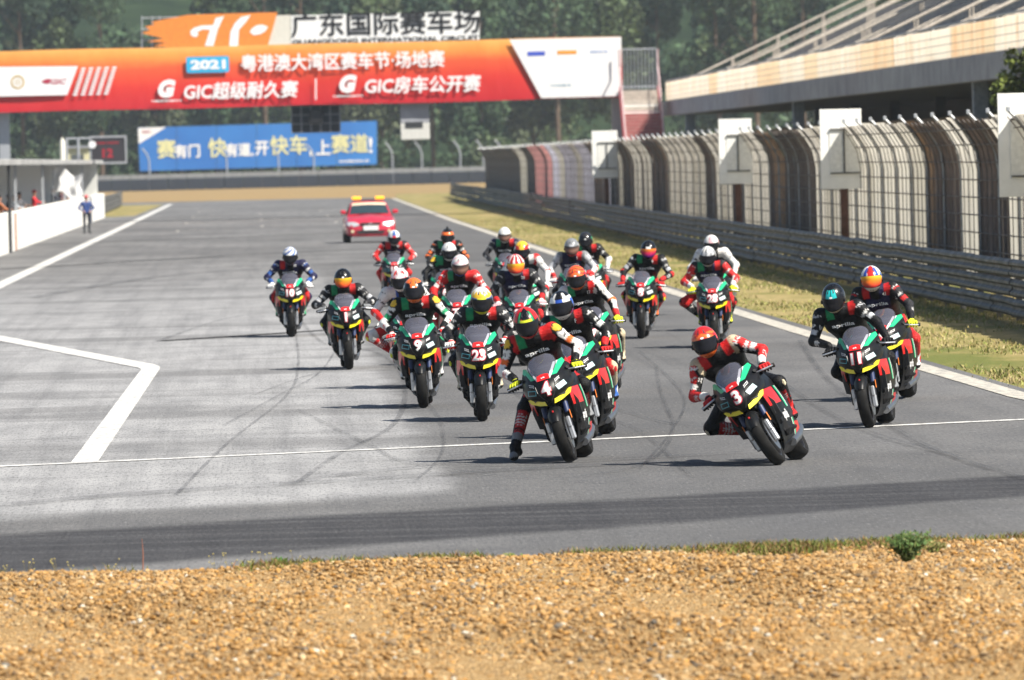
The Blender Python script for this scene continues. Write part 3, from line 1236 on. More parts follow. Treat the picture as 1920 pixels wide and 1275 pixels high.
FM = {
    'g': fsheet("fence_sheet_grey", (0.62, 0.58, 0.50)),
    'w': fsheet("fence_sheet_pale", (0.78, 0.74, 0.66)),
    'b': mat("fence_sheet_brown", (0.22, 0.145, 0.11), 0.85, 0.0, vary=0.4, scale=1.4),
    'd': mat("fence_sheet_dark", (0.15, 0.105, 0.085), 0.85, 0.0, vary=0.4, scale=1.4),
    'o': mat("fence_sheet_orange_rust", (0.52, 0.30, 0.16), 0.85, 0.0, vary=0.4, scale=1.4),
    'p': fsheet("fence_sheet_pink", (0.66, 0.30, 0.29)),
    'l': fsheet("fence_sheet_lavender", (0.66, 0.65, 0.78)),
    'k': mat("fence_sheet_black", (0.04, 0.042, 0.05), 0.8),
}
FPX = [(885, 978, 'b'), (978, 990, 'g'), (990, 1008, 'd'), (1008, 1022, 'p'), (1022, 1036, 'p'), (1036, 1052, 'l'), (1052, 1062, 'g'), (1062, 1086, 'l'), (1086, 1095, 'g'), (1095, 1116, 'l'),
       (1116, 1135, 'o'), (1135, 1148, 'l'), (1148, 1162, 'k'), (1162, 1173, 'g'), (1173, 1195, 'b'), (1195, 1206, 'w'), (1206, 1213, 'b'), (1213, 1226, 'w'), (1226, 1250, 'b'), (1250, 1256, 'o'),
       (1256, 1330, 'w'), (1330, 1345, 'b'), (1345, 1379, 'w'), (1379, 1396, 'b'), (1396, 1446, 'w'), (1446, 1454, 'b'), (1454, 1470, 'o'), (1470, 1532, 'd'), (1532, 1725, 'w'), (1725, 1742, 'g'),
       (1742, 1756, 'o'), (1756, 1800, 'b'), (1800, 1806, 'd'), (1806, 1832, 'w'), (1832, 1848, 'o'), (1848, 1868, 'b'), (1868, 1890, 'd'), (1890, 2300, 'w')]


def fence_px(y):
    return 478 + fence_x(y) * F_PX / y


FZ = [0.25, 1.0, 1.8, 2.5, 2.8, 3.05, 3.25, 3.42, 3.52]
panel_cache = {}
PW = 2.3
y = 118.0
np_ = 0
while y < 592:
    px = fence_px(y + PW / 2)
    key = 'w'
    for a_, b_, c_ in FPX:
        if a_ <= px < b_:
            key = c_
    if key == 'w' and random.random() < 0.35:
        key = 'g'
    if key not in panel_cache:
        P = []
        for z in FZ:
            P.append([(fence_off(z) - 0.09 * math.sin(math.pi * j / 8) ** 0.7 - (0.012 if j % 2 else 0), 0.03 + (PW - 0.06) * j / 8, z) for j in range(9)])
        panel_cache[key] = MB().grid(P).mesh("panel", FM[key], True)
    o = add_object("panel", panel_cache[key], fence, (fence_x(y) - fence_x(172) + random.uniform(-.03, .03), y - 172, random.uniform(-.05, .04)))
    o.rotation_euler = (0, random.uniform(-.008, .008), -0.0036)
    np_ += 1
    y += PW
pm = MB().tube([(fence_off(z) * 1.0 - 0.13, 0, z) for z in (-0.1, 1.2, 2.5, 2.85, 3.15, 3.4, 3.62)], 0.035, 6).mesh("post", M_STEEL, True)
capm = MB().box(-0.035, 0.035, -0.04, 0.04, -0.03, 0.06, 0.01).mesh("post_cap", M_POLE)
y = 119.0
while y < 592:
    po = add_object("post", pm, fence, (fence_x(y) - fence_x(172), y - 172, 0))
    if y < 330:
        add_object("post_cap", capm, po, (fence_off(3.62) - 0.13, 0, 3.62))
    y += 4.6
wm = MB()
for z in (0.55, 0.9, 1.25, 1.6, 1.95, 2.3, 2.65, 3.0, 3.3):
    wm.tube([(fence_x(yy) - fence_x(172) + fence_off(z) - 0.2, yy - 172, z) for yy in (118, 250, 420, 592)], 0.014, 4)
y = 118.5
while y < 420:
    wm.tube([(fence_x(y) - fence_x(172) + fence_off(z) - 0.21, y - 172, z) for z in (0.3, 2.5, 2.95, 3.3, 3.5)], 0.012, 3, False)
    y += 1.15
wmo = wm.build("wire_mesh", mat("fence_wire", (0.20, 0.17, 0.15), 0.7, 0.2), fence)
wmo["kind"] = "stuff"

# ---- white marker boards
for k, (px0, px1, Y, lab) in enumerate(((1110, 1158, 345, "smallest white marker board hung above the fence, farthest along the straight"),
                                        (1348, 1410, 250, "white marker board above the fence, second from the far end"),
                                        (1538, 1616, 204, "white marker board above the fence, third from the far end"),
                                        (1872, 1975, 157, "largest white marker board, cut by the right edge of the photo"))):
    a_ = aty(px0, 280, Y)
    b_ = aty(px1, 280, Y)
    w = b_.x - a_.x
    root = empty("marker_board", ((a_.x + b_.x) / 2, Y, 0))
    tag(root, lab, "sign", "white marker boards along the fence")
    z0, z1 = 2.02, 3.93
    tb = MB().box(-w / 2, w / 2, -0.02, 0.03, z0, z1, 0.004)
    tb.build("board", M_BOARD, root)
    MB().box(-w / 2 + 0.22, w / 2 - 0.10, -0.034, -0.022, z0 + 0.35, z1 - 0.48).build("panel", mat("white_board_panel", (0.82, 0.82, 0.78), 0.6), root)
    for zz in (z0 + 0.36, z1 - 0.50):
        MB().box(-w / 2 + 0.23, w / 2 - 0.06, -0.075, -0.036, zz, zz + 0.035).build("cross_bar", M_STEELD, root)
    MB().box(-0.0 + 0.05, 0.09, -0.07, -0.036, z0 + 0.396, z1 - 0.502).build("upright_bar", M_STEELD, root)
    MB().box(-0.09 + 0.05, 0.09 + 0.05, 0.035, 0.16, -0.08, z1 - 0.2, 0.008).build("post", M_RUST, root)

# ---- grandstand, right
gst = empty("grandstand", (22, 345, 0))
tag(gst, "concrete grandstand with stained parapet and stepped seating on the right", "grandstand")
GY0, GY1 = 205.0, 456.0


def translucent_mat(name, colr, stain):
    n = NT(name)
    co = n.obj((1, 1, 0.35))
    a = n.noise(1.2, 6, 0.7, co)
    c = n.mix(n.ramp(a, [(0.48, 0.0), (0.72, 0.8)]), colr, stain)
    n.col(c)
    n.rough(0.7)
    tr = n.n("ShaderNodeBsdfTranslucent")
    n.l(c, tr.inputs[0])
    mx = n.n("ShaderNodeMixShader")
    mx.inputs[0].default_value = 0.82
    n.l(n.b.outputs[0], mx.inputs[1])
    n.l(tr.outputs[0], mx.inputs[2])
    n.l(mx.outputs[0], n.t.nodes["Material Output"].inputs[0])
    return n.m


PAR = [translucent_mat("parapet_sheet_cream", (0.94, 0.91, 0.84, 1), (0.88, 0.64, 0.42, 1)), translucent_mat("parapet_sheet_stained", (0.92, 0.83, 0.69, 1), (0.86, 0.58, 0.36, 1))]
y = GY0
k = 0
while y < GY1:
    L = 8.0
    MB().box(0.05, 0.11, y + 0.03 - 345, min(y + L - 0.03, GY1) - 345, 5.76, 6.72).build("parapet_panel", PAR[1 if k in (1, 2, 3, 6, 7, 11, 12, 16, 19, 20, 25) else 0], gst)
    MB().box(0.12, 0.18, y - 0.04 - 345, y + 0.04 - 345, 5.74, 6.80).build("parapet_post", M_POLE, gst)
    y += L
    k += 1
MB().tube([(0.02, GY0 - 345, 6.80), (0.02, GY1 - 345, 6.80)], 0.035, 6).build("parapet_rail", M_POLE, gst)
for zz in (5.95, 6.2, 6.45):
    MB().tube([(0.02, GY0 - 345, zz), (0.02, GY1 - 345, zz)], 0.012, 4).build("parapet_wire", M_POLE, gst)
y = GY0
while y < GY1:
    L = 11.0
    MB().box(-0.12, 0.25, y + 0.04 - 345, min(y + L - 0.04, GY1) - 345, 4.92, 5.72, 0.02).build("fascia_panel", M_CONC, gst)
    y += L
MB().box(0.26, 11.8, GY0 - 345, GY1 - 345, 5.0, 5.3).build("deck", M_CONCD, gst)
for Y in (262.5, 350.5, 438.0, 214.0):
    MB().box(0.15, 0.63, Y - 0.24 - 345, Y + 0.24 - 345, -0.05, 4.99, 0.02).build("column", mat("column_paint", (0.24, 0.28, 0.33), 0.7, vary=0.2), gst)
for Y in range(225, 450, 25):
    MB().box(6.0, 6.4, Y - 345, Y + 0.4 - 345, -0.05, 5.0).build("inner_column", M_CONCD, gst)
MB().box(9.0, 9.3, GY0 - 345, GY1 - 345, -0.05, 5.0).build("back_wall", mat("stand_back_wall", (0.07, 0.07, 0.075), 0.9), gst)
MB().box(5.5, 5.6, GY0 - 345, GY1 - 345, 3.95, 4.1).build("inner_beam", mat("inner_beam", (0.35, 0.28, 0.22), 0.8), gst)
for Y in range(210, 455, 7):
    fr = MB().box(5.45, 5.6, Y - 345, Y + 0.5 - 345, 0.0, 3.94).build("inner_post", mat("inner_post", (0.33, 0.30, 0.28), 0.8), gst)
M_TIER = mat("tier_concrete", (0.33, 0.32, 0.31), 0.85, vary=0.25, scale=1.0)
M_SEAT = mat("seat_plank", (0.40, 0.37, 0.33), 0.7, vary=0.3, scale=2.0)
for k in range(13):
    x0 = 0.6 + 0.80 * k
    MB().box(x0, x0 + 0.80, GY0 - 345, GY1 - 345, 5.32 + 0.30 * k, 5.76 + 0.36 * k).build("tier", M_TIER, gst)
    MB().box(x0 + 0.25, x0 + 0.60, GY0 + 1 - 345, GY1 - 1 - 345, 5.762 + 0.36 * k, 5.86 + 0.36 * k).build("seat_plank", M_SEAT, gst)
M_RAILP = mat("stair_rail_paint", (0.62, 0.55, 0.46), 0.5, 0.2, vary=0.25)
for Y in (446, 410, 380, 350, 322, 297, 275, 255, 236, 220):
    for dy in (0, 1.5):
        ra = empty("stair_rail", (0, 0, 0))
        ra.parent = gst
        mb = MB().tube([(0.7, Y + dy - 345, 6.75), (11.0, Y + dy - 345, 6.75 + 0.45 * 10.3)], 0.05, 6)
        mb.tube([(0.7, Y + dy - 345, 6.35), (11.0, Y + dy - 345, 6.35 + 0.45 * 10.3)], 0.03, 6)
        mb.build("rail", M_RAILP, ra)
        for j in range(5):
            xx = 0.75 + 2.4 * j
            MB().tube([(xx, Y + dy - 345, 5.76 + 0.4 * xx - 0.4), (xx, Y + dy - 345, 6.75 + 0.45 * (xx - 0.7))], 0.035, 6).build("baluster", M_RAILP, ra)
MB().box(11.2, 11.5, GY0 - 345, GY1 - 90 - 345, 5.3, 18.0).build("rear_wall", mat("rear_wall", (0.10, 0.12, 0.16), 0.8, vary=0.4), gst)
for Y in range(208, 366, 12):
    MB().box(10.85, 11.19, Y - 345, Y + 0.5 - 345, 9.8, 18.0).build("rear_column", M_CONC, gst)
    MB().box(11.10, 11.195, Y + 2.5 - 345, Y + 9.5 - 345, 11.3, 13.6).build("rear_window", mat("rear_window_glass", (0.03, 0.04, 0.06), 0.15), gst)

# small tree leaning into view at the right edge
rt = empty("tree", (21.05, 232, -0.06))
tag(rt, "sunlit yellow green tree beside the grandstand at the right edge", "tree")
MB().tube([(0, 0, -0.1), (0.1, 0, 2.2), (0.2, 0.1, 4.2)], [0.13, 0.10, 0.04], 8).build("trunk", M_BARK, rt, True)
add_object("crown", crown_mesh("crown", 2400, 5.4, 0.95, 0.45, 0.10, (0.11, 0.14, 0.03), 16), rt)

# ---- footbridge with the big banner
BY = 450.0
br = empty("footbridge", (0, BY, 0))
tag(br, "covered footbridge spanning the straight behind the long orange banner", "footbridge")
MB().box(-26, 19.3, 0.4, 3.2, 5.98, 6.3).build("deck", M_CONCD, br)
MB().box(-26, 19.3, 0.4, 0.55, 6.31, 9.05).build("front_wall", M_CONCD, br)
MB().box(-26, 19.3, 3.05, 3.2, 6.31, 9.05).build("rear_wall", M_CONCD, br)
MB().box(-26, 19.4, 0.3, 3.3, 9.06, 9.12).build("roof", M_CONC, br)
for px in (8, 1158):
    X = aty(px, 250, BY + 1).x
    MB().box(X - 0.28, X + 0.28, 0.9, 1.5, -0.06, 5.97, 0.02).build("leg", M_POLE, br)
X = aty(1172, 250, BY + 1).x
MB().box(X - 0.12, X + 0.12, 2.2, 2.5, -0.06, 6.0).build("leg", M_DARK, br)


def banner_mat():
    n = NT("banner_print")
    co = n.obj()
    sp = n.n("ShaderNodeSeparateXYZ")
    n.l(co, sp.inputs[0])
    t = n.math('DIVIDE', n.math('SUBTRACT', sp.outputs[2], 5.96), 3.2)
    no = n.noise(0.7, 5, 0.65, n.obj((0.4, 1, 1.2)))
    t2 = n.math('ADD', t, n.math('MULTIPLY', n.math('SUBTRACT', no, 0.5), 0.22))
    n.col(n.ramp(t2, [(0.0, (0.50, 0.010, 0.02, 1)), (0.36, (0.62, 0.028, 0.018, 1)), (0.66, (0.72, 0.09, 0.025, 1)), (0.86, (0.82, 0.28, 0.05, 1)), (1.0, (0.86, 0.42, 0.10, 1))]))
    n.rough(0.5)
    n.bump(n.noise(0.6, 3, 0.5, n.obj((1, 1, 0.4))), 0.5, 0.2)
    return n.m


bn = empty("banner", (0, BY, 0))
tag(bn, "long orange and red banner with white lettering hung across the footbridge", "banner")
P = []
for z in np.linspace(5.94, 9.16, 7):
    P.append([(x, 0.02 * math.sin(x * 0.9) + 0.02 * math.sin(x * 0.37 + z), z + 0.02 * math.sin(x * 0.5)) for x in np.linspace(-25, 19.47, 90)])
Pb = [[(p[0], p[1] + 0.05, p[2]) for p in r_] for r_ in P]
MB().grid(P).grid(Pb).build("banner_sheet", banner_mat(), bn, True)
FY = BY - 0.15


def bpt(px, py, dy=0.0):
    p = aty(px, py, FY - dy)
    return Vector((p.x, p.y - BY, p.z))


def bpoly(name, pxs, m, parent, dy=0.0, Yref=None):
    ps = [bpt(*p, dy) for p in pxs]
    return add_object(name, make_mesh(name, ps, [tuple(range(len(ps)))], m), parent)


def btext(name, s, cx, cy, m, parent, h=None, w=None, off=0.0, shear=0.0, dy=0.012, bold=0.0):
    return flat_text(name, s, m, parent, bpt(cx, cy, dy), XR, ZU, h * MPX if h else None, w * MPX if w else None, off, shear, bold=bold * MPX)


M_BW = mat("banner_white", (0.80, 0.80, 0.80), 0.5, vary=0.04)
bpoly("white_field", [(955, 74), (1015, 184), (1164, 180), (1165, 69)], M_BW, bn)
bpoly("white_field", [(-60, 126), (-60, 182), (126, 178), (146, 124)], M_BW, bn)
for k in range(5):
    for j in range(9):
        cx, cy = 136 + 14.5 * k + (9 - j) * 1.9, 127 + 6.0 * j - 0.5 * k
        bpoly("check_mark", [(cx, cy), (cx + 8, cy), (cx + 6.6, cy + 4), (cx - 1.4, cy + 4)], M_BW, bn)
ring = []
c0 = bpt(33, 154, 0.012)
for k in range(28):
    a = 2 * math.pi * k / 28
    ring.append((c0 + Vector((math.cos(a), 0, math.sin(a))) * 0.36, c0 + Vector((math.cos(a), 0, math.sin(a))) * 0.27))
vs = [p for r_ in ring for p in r_]
add_object("seal_ring", make_mesh("seal_ring", vs, [(2 * k, 2 * ((k + 1) % 28), 2 * ((k + 1) % 28) + 1, 2 * k + 1) for k in range(28)], mat("seal_gold", (0.55, 0.38, 0.12), 0.4)), bn)
btext("seal_centre", "O", 33, 154, mat("seal_gold_pale", (0.62, 0.50, 0.28), 0.4), bn, h=10, off=0.03)
btext("logo_lettering", "GIC", 110, 153, mat("logo_maroon", (0.40, 0.02, 0.06), 0.5), bn, h=10, w=30, off=0.03, shear=0.3)
bpoly("logo_swoosh", [(77, 153), (86, 148), (97, 148), (92, 157), (84, 157)], mat("logo_maroon", (0.40, 0.02, 0.06), 0.5), bn, 0.012)
bpoly("year_plate", [(349, 110), (351, 107), (427, 105), (429, 108), (430, 132), (428, 135), (352, 137), (350, 134)], mat("year_cyan", (0.03, 0.42, 0.72), 0.4), bn)
btext("lettering", "2021", 390, 121, M_TXTW, bn, h=18, w=66, off=0.05, dy=0.02)
btext("lettering", "粤港澳大湾区赛车节·场地赛", 643, 114, M_TXTW, bn, h=31, w=380, bold=0.8)
btext("lettering", "GIC超级耐久赛", 452, 169, M_TXTW, bn, h=31, w=212, bold=0.9, shear=0.12)
btext("lettering", "GIC房车公开赛", 793, 158, M_TXTW, bn, h=31, w=216, bold=0.9, shear=0.12)
for cx, cy in ((313, 166), (653, 157)):
    btext("logo_lettering", "G", cx, cy, M_TXTW, bn, h=34, w=33, off=0.07, shear=0.25)
    fine_print("caption_print", bpt(cx, cy + 23, 0.012), 56 * MPX, 4 * MPX, 14, M_TXTW, bn)
bpoly("divider", [(591, 147), (591, 187), (593.5, 187), (593.5, 147)], M_BW, bn)
bpoly("sponsor_plate", [(989, 97), (989, 105), (1022, 104), (1022, 96)], mat("sponsor_blue", (0.05, 0.10, 0.55), 0.5), bn, 0.012)
bpoly("sponsor_plate", [(1045, 95), (1045, 102), (1081, 101), (1081, 94)], mat("sponsor_orange", (0.80, 0.33, 0.03), 0.5), bn, 0.012)
fine_print("sponsor_print", bpt(1124, 97, 0.012), 34 * MPX, 5 * MPX, 9, mat("sponsor_light_blue", (0.22, 0.34, 0.62), 0.5), bn)
fine_print("sponsor_print", bpt(1052, 160, 0.012), 38 * MPX, 4 * MPX, 11, mat("sponsor_teal", (0.20, 0.38, 0.50), 0.5), bn)

# roof sign on top of the bridge
sg = empty("roof_sign", (0, BY + 0.8, 9.12))
tag(sg, "roof sign with orange flame emblem and black Chinese lettering above the banner", "sign")
SY = BY + 0.8


def spt(px, py, dy=0.0):
    p = aty(px, py, SY - dy)
    return Vector((p.x, p.y - SY, max(p.z - 9.12, 0.002)))


def spoly(name, pxs, m, dy):
    ps = [spt(*p, dy) for p in pxs]
    bk = [p + Vector((0, 0.05, 0)) for p in ps]
    return MB().prism(ps, bk).build(name, m, sg)


M_CREAM = mat("sign_cream", (0.66, 0.64, 0.56), 0.6)
M_ORANGE = mat("sign_orange", (0.78, 0.25, 0.04), 0.45)
spoly("sign_board", [(372, 34), (372, 90), (545, 86), (545, 28)], M_CREAM, 0.0)
spoly("sign_board", [(546, 29), (546, 86), (899, 74), (899, 21)], mat("sign_white", (0.80, 0.80, 0.78), 0.5, vary=0.05), 0.0)
flame = [(266, 62), (282, 56), (272, 50), (290, 46), (284, 41), (310, 36), (352, 28), (408, 26), (520, 23), (512, 52), (502, 86), (430, 88), (330, 90), (288, 86), (312, 80), (276, 78), (306, 72), (282, 66)]
spoly("emblem_flame", flame, M_ORANGE, 0.06)
for pts_ in ([(357, 58), (364, 52), (378, 48), (400, 47), (404, 34), (420, 30), (408, 56), (400, 86), (384, 86), (394, 56), (380, 55), (370, 60), (372, 66), (366, 70), (358, 66)],
             [(452, 32), (470, 28), (462, 40), (448, 56), (446, 86), (430, 87), (432, 60), (440, 44)],
             [(472, 54), (480, 48), (492, 46), (502, 50), (498, 58), (488, 64), (476, 66), (468, 60)]):
    spoly("emblem_letter", pts_, M_TXTW, 0.075)
flat_text("lettering", "广东国际赛车场", M_BLACK, sg, spt(723, 43, 0.03), XR, ZU, 44 * MPX, 352 * MPX, bold=0.8 * MPX)
flat_text("lettering", "GUANGDONG INTERNATIONAL CIRCUIT", M_BLACK, sg, spt(723, 74.5, 0.03), XR, ZU, 9 * MPX, 350 * MPX, 0.03)
for px in (266, 285, 300):
    MB().tube([spt(px, 92, -0.1), spt(px, 30, -0.1)], 0.03, 5).build("frame_post", M_POLE, sg)
for py in (34, 55, 75):
    MB().tube([spt(265, py, -0.12), spt(372, py - 3, -0.12)], 0.03, 5).build("frame_bar", M_POLE, sg)
for px in (420, 560, 680, 800, 890):
    MB().tube([spt(px, 92, -0.1) + Vector((0, 0.1, 0)), spt(px, 40, -0.1)], 0.04, 5).build("frame_post", M_POLE, sg)

# hung below the bridge
M_LATT = mat("lattice_grey", (0.22, 0.23, 0.25), 0.6, 0.3)
sb = empty("lamp_rack", (0, BY + 0.6, 0))
tag(sb, "dark lattice rack of equipment hung under the middle of the banner", "lamp rack")
a_, b_ = aty(546, 192, BY + 0.6), aty(638, 247, BY + 0.6)
MB().box(a_.x, b_.x, 0.35, 0.6, b_.z, 5.96).build("back_panel", mat("rack_dark", (0.05, 0.055, 0.065), 0.8), sb)
for k in range(6):
    xx = a_.x + (b_.x - a_.x) * k / 5
    MB().box(xx - 0.03, xx + 0.03, 0.1, 0.2, b_.z, 5.97).build("upright", M_LATT, sb)
for k in range(4):
    zz = b_.z + (5.9 - b_.z) * k / 3
    MB().box(a_.x, b_.x, 0.21, 0.26, zz - 0.025, zz + 0.025).build("cross_bar", M_LATT, sb)
MB().box((a_.x + b_.x) / 2 - 0.35, (a_.x + b_.x) / 2 + 0.35, -0.2, 0.08, 5.0, 5.7, 0.03).build("lamp_housing", M_BLACK, sb)
lb = empty("start_light_box", (0, BY + 0.4, 0))
tag(lb, "pale box with a dark slot hung under the right half of the banner", "light box")
a_, b_ = aty(750, 190, BY + 0.4), aty(806, 261, BY + 0.4)
MB().box(a_.x, b_.x, 0, 0.5, b_.z, b_.z + 0.86, 0.02).build("lower_case", mat("light_case_white", (0.62, 0.62, 0.58), 0.6), lb)
MB().box(a_.x, b_.x, 0.05, 0.5, b_.z + 0.87, 5.97, 0.02).build("upper_case", M_CONC, lb)
MB().box(a_.x + 0.25, b_.x - 0.35, -0.03, -0.005, b_.z + 0.62, b_.z + 0.93).build("light_slot", M_DARK, lb)

# stair tower at the right end of the bridge
stw = empty("stair_tower", (20.7, 440, 0))
tag(stw, "steep red and white stair flight climbing to the right end of the footbridge", "staircase")
M_SRED = mat("stair_red", (0.42, 0.06, 0.07), 0.7, vary=0.3)
M_SPALE = mat("stair_pale", (0.52, 0.46, 0.40), 0.75, vary=0.3)
x0, x1 = aty(1167, 200, 446).x - 20.7, aty(1243, 200, 446).x - 20.7
NS = 36
for k in range(NS):
    z = 6.3 * (k + 1) / NS
    yk = 9.4 * k / NS
    m = M_SRED if z < 5.4 else M_SPALE
    if k in (29, 31):
        m = M_WHITE
    MB().box(x0 + 0.12, x1 - 0.12, yk - 0.02, yk - 0.002, z - 0.05, z - 0.002).build("nosing", M_SPALE, stw)
    MB().box(x0 + 0.12, x1 - 0.12, yk, yk + 0.27, z - 0.175, z).build("step", m, stw)
for xs in (x0, x1 - 0.1):
    MB().prism([(xs, -0.1, -0.1), (xs, 0.4, -0.1), (xs, 9.6, 6.0), (xs, 9.6, 6.5), (xs, 0.1, 0.3)], [(xs + 0.1, -0.1, -0.1), (xs + 0.1, 0.4, -0.1), (xs + 0.1, 9.6, 6.0), (xs + 0.1, 9.6, 6.5), (xs + 0.1, 0.1, 0.3)]).build("stringer", M_SRED, stw)
    hr = MB().tube([(xs + 0.05, 0, 1.15), (xs + 0.05, 9.5, 7.5), (xs + 0.05, 9.5, 8.45)], 0.05, 6)
    for k in range(13):
        hr.tube([(xs + 0.05, 0.75 * k + 0.1, 0.49 * k + 0.2), (xs + 0.05, 0.75 * k + 0.1, 0.503 * k + 1.2)], 0.025, 4)
    hr.build("handrail", mat("stair_rail_pale", (0.55, 0.40, 0.40), 0.5, vary=0.2), stw)
MB().box(x0, x1, 9.7, 12.5, 6.0, 6.3).build("landing", M_CONC, stw)
for xs in (x0 + 0.1, x1 - 0.1):
    MB().box(xs - 0.1, xs + 0.1, 11.5, 11.7, -0.06, 5.99).build("landing_leg", M_DARK, stw)
lr = MB().tube([(x0, 12.3, 8.5), (x1, 12.3, 8.5)], 0.035, 6)
lr.tube([(x0, 12.3, 6.5), (x1, 12.3, 6.5)], 0.03, 6)
for k in range(12):
    xx = x0 + (x1 - x0) * k / 11
    lr.tube([(xx, 12.3, 6.3), (xx, 12.3, 8.5)], 0.025, 4)
lr.build("landing_railing", M_POLE, stw)

# ---- far end of the straight: barrier, hoarding, fence posts
far = empty("far_barrier", (3, 1000, 0))
tag(far, "long dark tyre faced barrier with grey top rail across the far end", "barrier")
M_TYB = mat("barrier_dark", (0.022, 0.028, 0.045), 0.8, vary=0.3)
for k in range(30):
    xx = -33 + 2.2 * k
    MB().box(xx, xx + 2.16, -0.3, 0.3, -0.05, 1.28, 0.05).build("barrier_block", M_TYB, far)
    MB().box(xx, xx + 2.16, 0.0, 0.12, 1.32, 1.85, 0.02).build("top_rail", M_STEEL, far)
    if k % 2 == 0:
        MB().box(xx + 1, xx + 1.15, 0.35, 0.5, -0.05, 1.9).build("post", M_STEELD, far)
for k, px in enumerate((280, 425, 522, 588, 735, 790, 862, 905, 940)):
    p = aty(px, 300, 1006)
    fp = MB().tube([(0, 0, -0.1), (0, 0, 3.6), (-0.25, 0, 4.3), (-0.8, 0, 5.0)], 0.11, 6).build("fence_post", mat("far_post", (0.34, 0.36, 0.40), 0.7), None, True, (p.x, 1003.5, -0.04))
    tag(fp, "grey bent topped fence post behind the far barrier, " + ("leftmost", "second from the left", "third from the left", "fourth from the left", "fifth from the left", "sixth from the left", "seventh from the left", "second from the right", "rightmost")[k], "post", "bent fence posts behind the far barrier")

hb = empty("hoarding", (0, 1012, 0))
tag(hb, "wide blue hoarding with yellow and white Chinese lettering at the far end", "billboard")
HY = 1012.0
HPX = HY / F_PX


def hpt(px, py, dy=0.0):
    p = aty(px, py, HY - dy)
    return Vector((p.x, -dy, p.z))


def hoard_mat():
    n = NT("hoarding_blue")
    no = n.noise(0.12, 3, 0.5, n.obj())
    n.col(n.ramp(no, [(0.3, (0.018, 0.13, 0.44, 1)), (0.7, (0.03, 0.20, 0.56, 1))]))
    n.rough(0.5)
    return n.m


M_HB = hoard_mat()
pa = [hpt(*p) for p in ((258, 239), (262, 321), (412, 317), (412, 235))]
edges = [258, 331, 406, 481, 556, 631, 707]
for k in range(6):
    e0, e1 = edges[k], edges[k + 1]
    top = lambda x: 239.5 - (x - 258) * 0.0285
    bot = lambda x: 321 - (x - 258) * 0.029
    q = [hpt(e0 + 0.4, top(e0)), hpt(e0 + 0.4 + (4 if k == 0 else 0), bot(e0)), hpt(e1 - 0.4, bot(e1)), hpt(e1 - 0.4, top(e1))]
    MB().prism(q, [p + Vector((0, 0.2, 0)) for p in q]).build("panel", M_HB, hb)
q = [hpt(259, 240, .02), hpt(260, 270, .02), hpt(312, 238, .02)]
add_object("white_corner", make_mesh("white_corner", q, [(0, 1, 2)], M_BW), hb)
flat_text("corner_lettering", "GIC", mat("logo_maroon", (0.40, 0.02, 0.06), 0.5), hb, hpt(275, 247, .05), XR, ZU, 5 * HPX, 18 * HPX, 0.02)
M_HY = mat("hoarding_yellow", (0.70, 0.68, 0.36), 0.5, vary=0.05)
for s, cx, cy, h, w, m in (("赛", 312, 279, 34, 34, M_HY), ("有门", 351, 283, 24, 46, M_TXTW), ("快", 408, 277, 35, 34, M_HY), ("有道,", 449, 281, 25, 50, M_TXTW), ("开", 491, 278, 25, 24, M_TXTW),
                           ("快车", 541, 272, 35, 68, M_HY), (",", 583, 288, 9, 5, M_TXTW), ("上", 606, 276, 27, 26, M_TXTW), ("赛道", 656, 269, 34, 68, M_HY), ("!", 695, 272, 28, 5, M_TXTW)):
    flat_text("lettering", s, m, hb, hpt(cx, cy, .05), XR, ZU, h * HPX, w * HPX, bold=0.8 * HPX)
fine_print("small_print", hpt(665, 302, .05), 58 * HPX, 5 * HPX, 14, M_TXTW, hb)
for px in (262, 340, 415, 490, 560, 640, 700):
    p = hpt(px, 280)
    MB().box(p.x - 0.12, p.x + 0.12, 0.25, 0.5, -0.05, p.z + 2.0).build("support_post", M_STEELD, hb)

# ---- lap board, cabin and pole behind the pit stand
lp = empty("lap_board", (0, 500, 0))
tag(lp, "dark electronic lap board reading 12 in red beyond the pit stand", "display")
a_, b_ = aty(171, 259, 500), aty(235, 303, 500)
MB().box(a_.x, b_.x, 0, 0.3, b_.z, a_.z, 0.03).build("case", mat("display_black", (0.04, 0.035, 0.04), 0.4), lp)
M_FRM = mat("display_frame", (0.45, 0.46, 0.48), 0.5, 0.3)
for x_, xx_, z_, zz_ in ((a_.x - 0.1, b_.x + 0.1, a_.z + 0.005, a_.z + 0.11), (a_.x - 0.1, b_.x + 0.1, b_.z - 0.11, b_.z - 0.005), (b_.x + 0.005, b_.x + 0.1, b_.z, a_.z), (a_.x - 0.1, a_.x - 0.005, b_.z, a_.z)):
    MB().box(x_, xx_, -0.05, 0.25, z_, zz_).build("frame", M_FRM, lp)


def led_mat():
    n = NT("red_led")
    n.col((0.30, 0.01, 0.02, 1))
    n.b.inputs["Emission Color"].default_value = (1, 0.05, 0.08, 1)
    n.b.inputs["Emission Strength"].default_value = 0.06
    return n.m


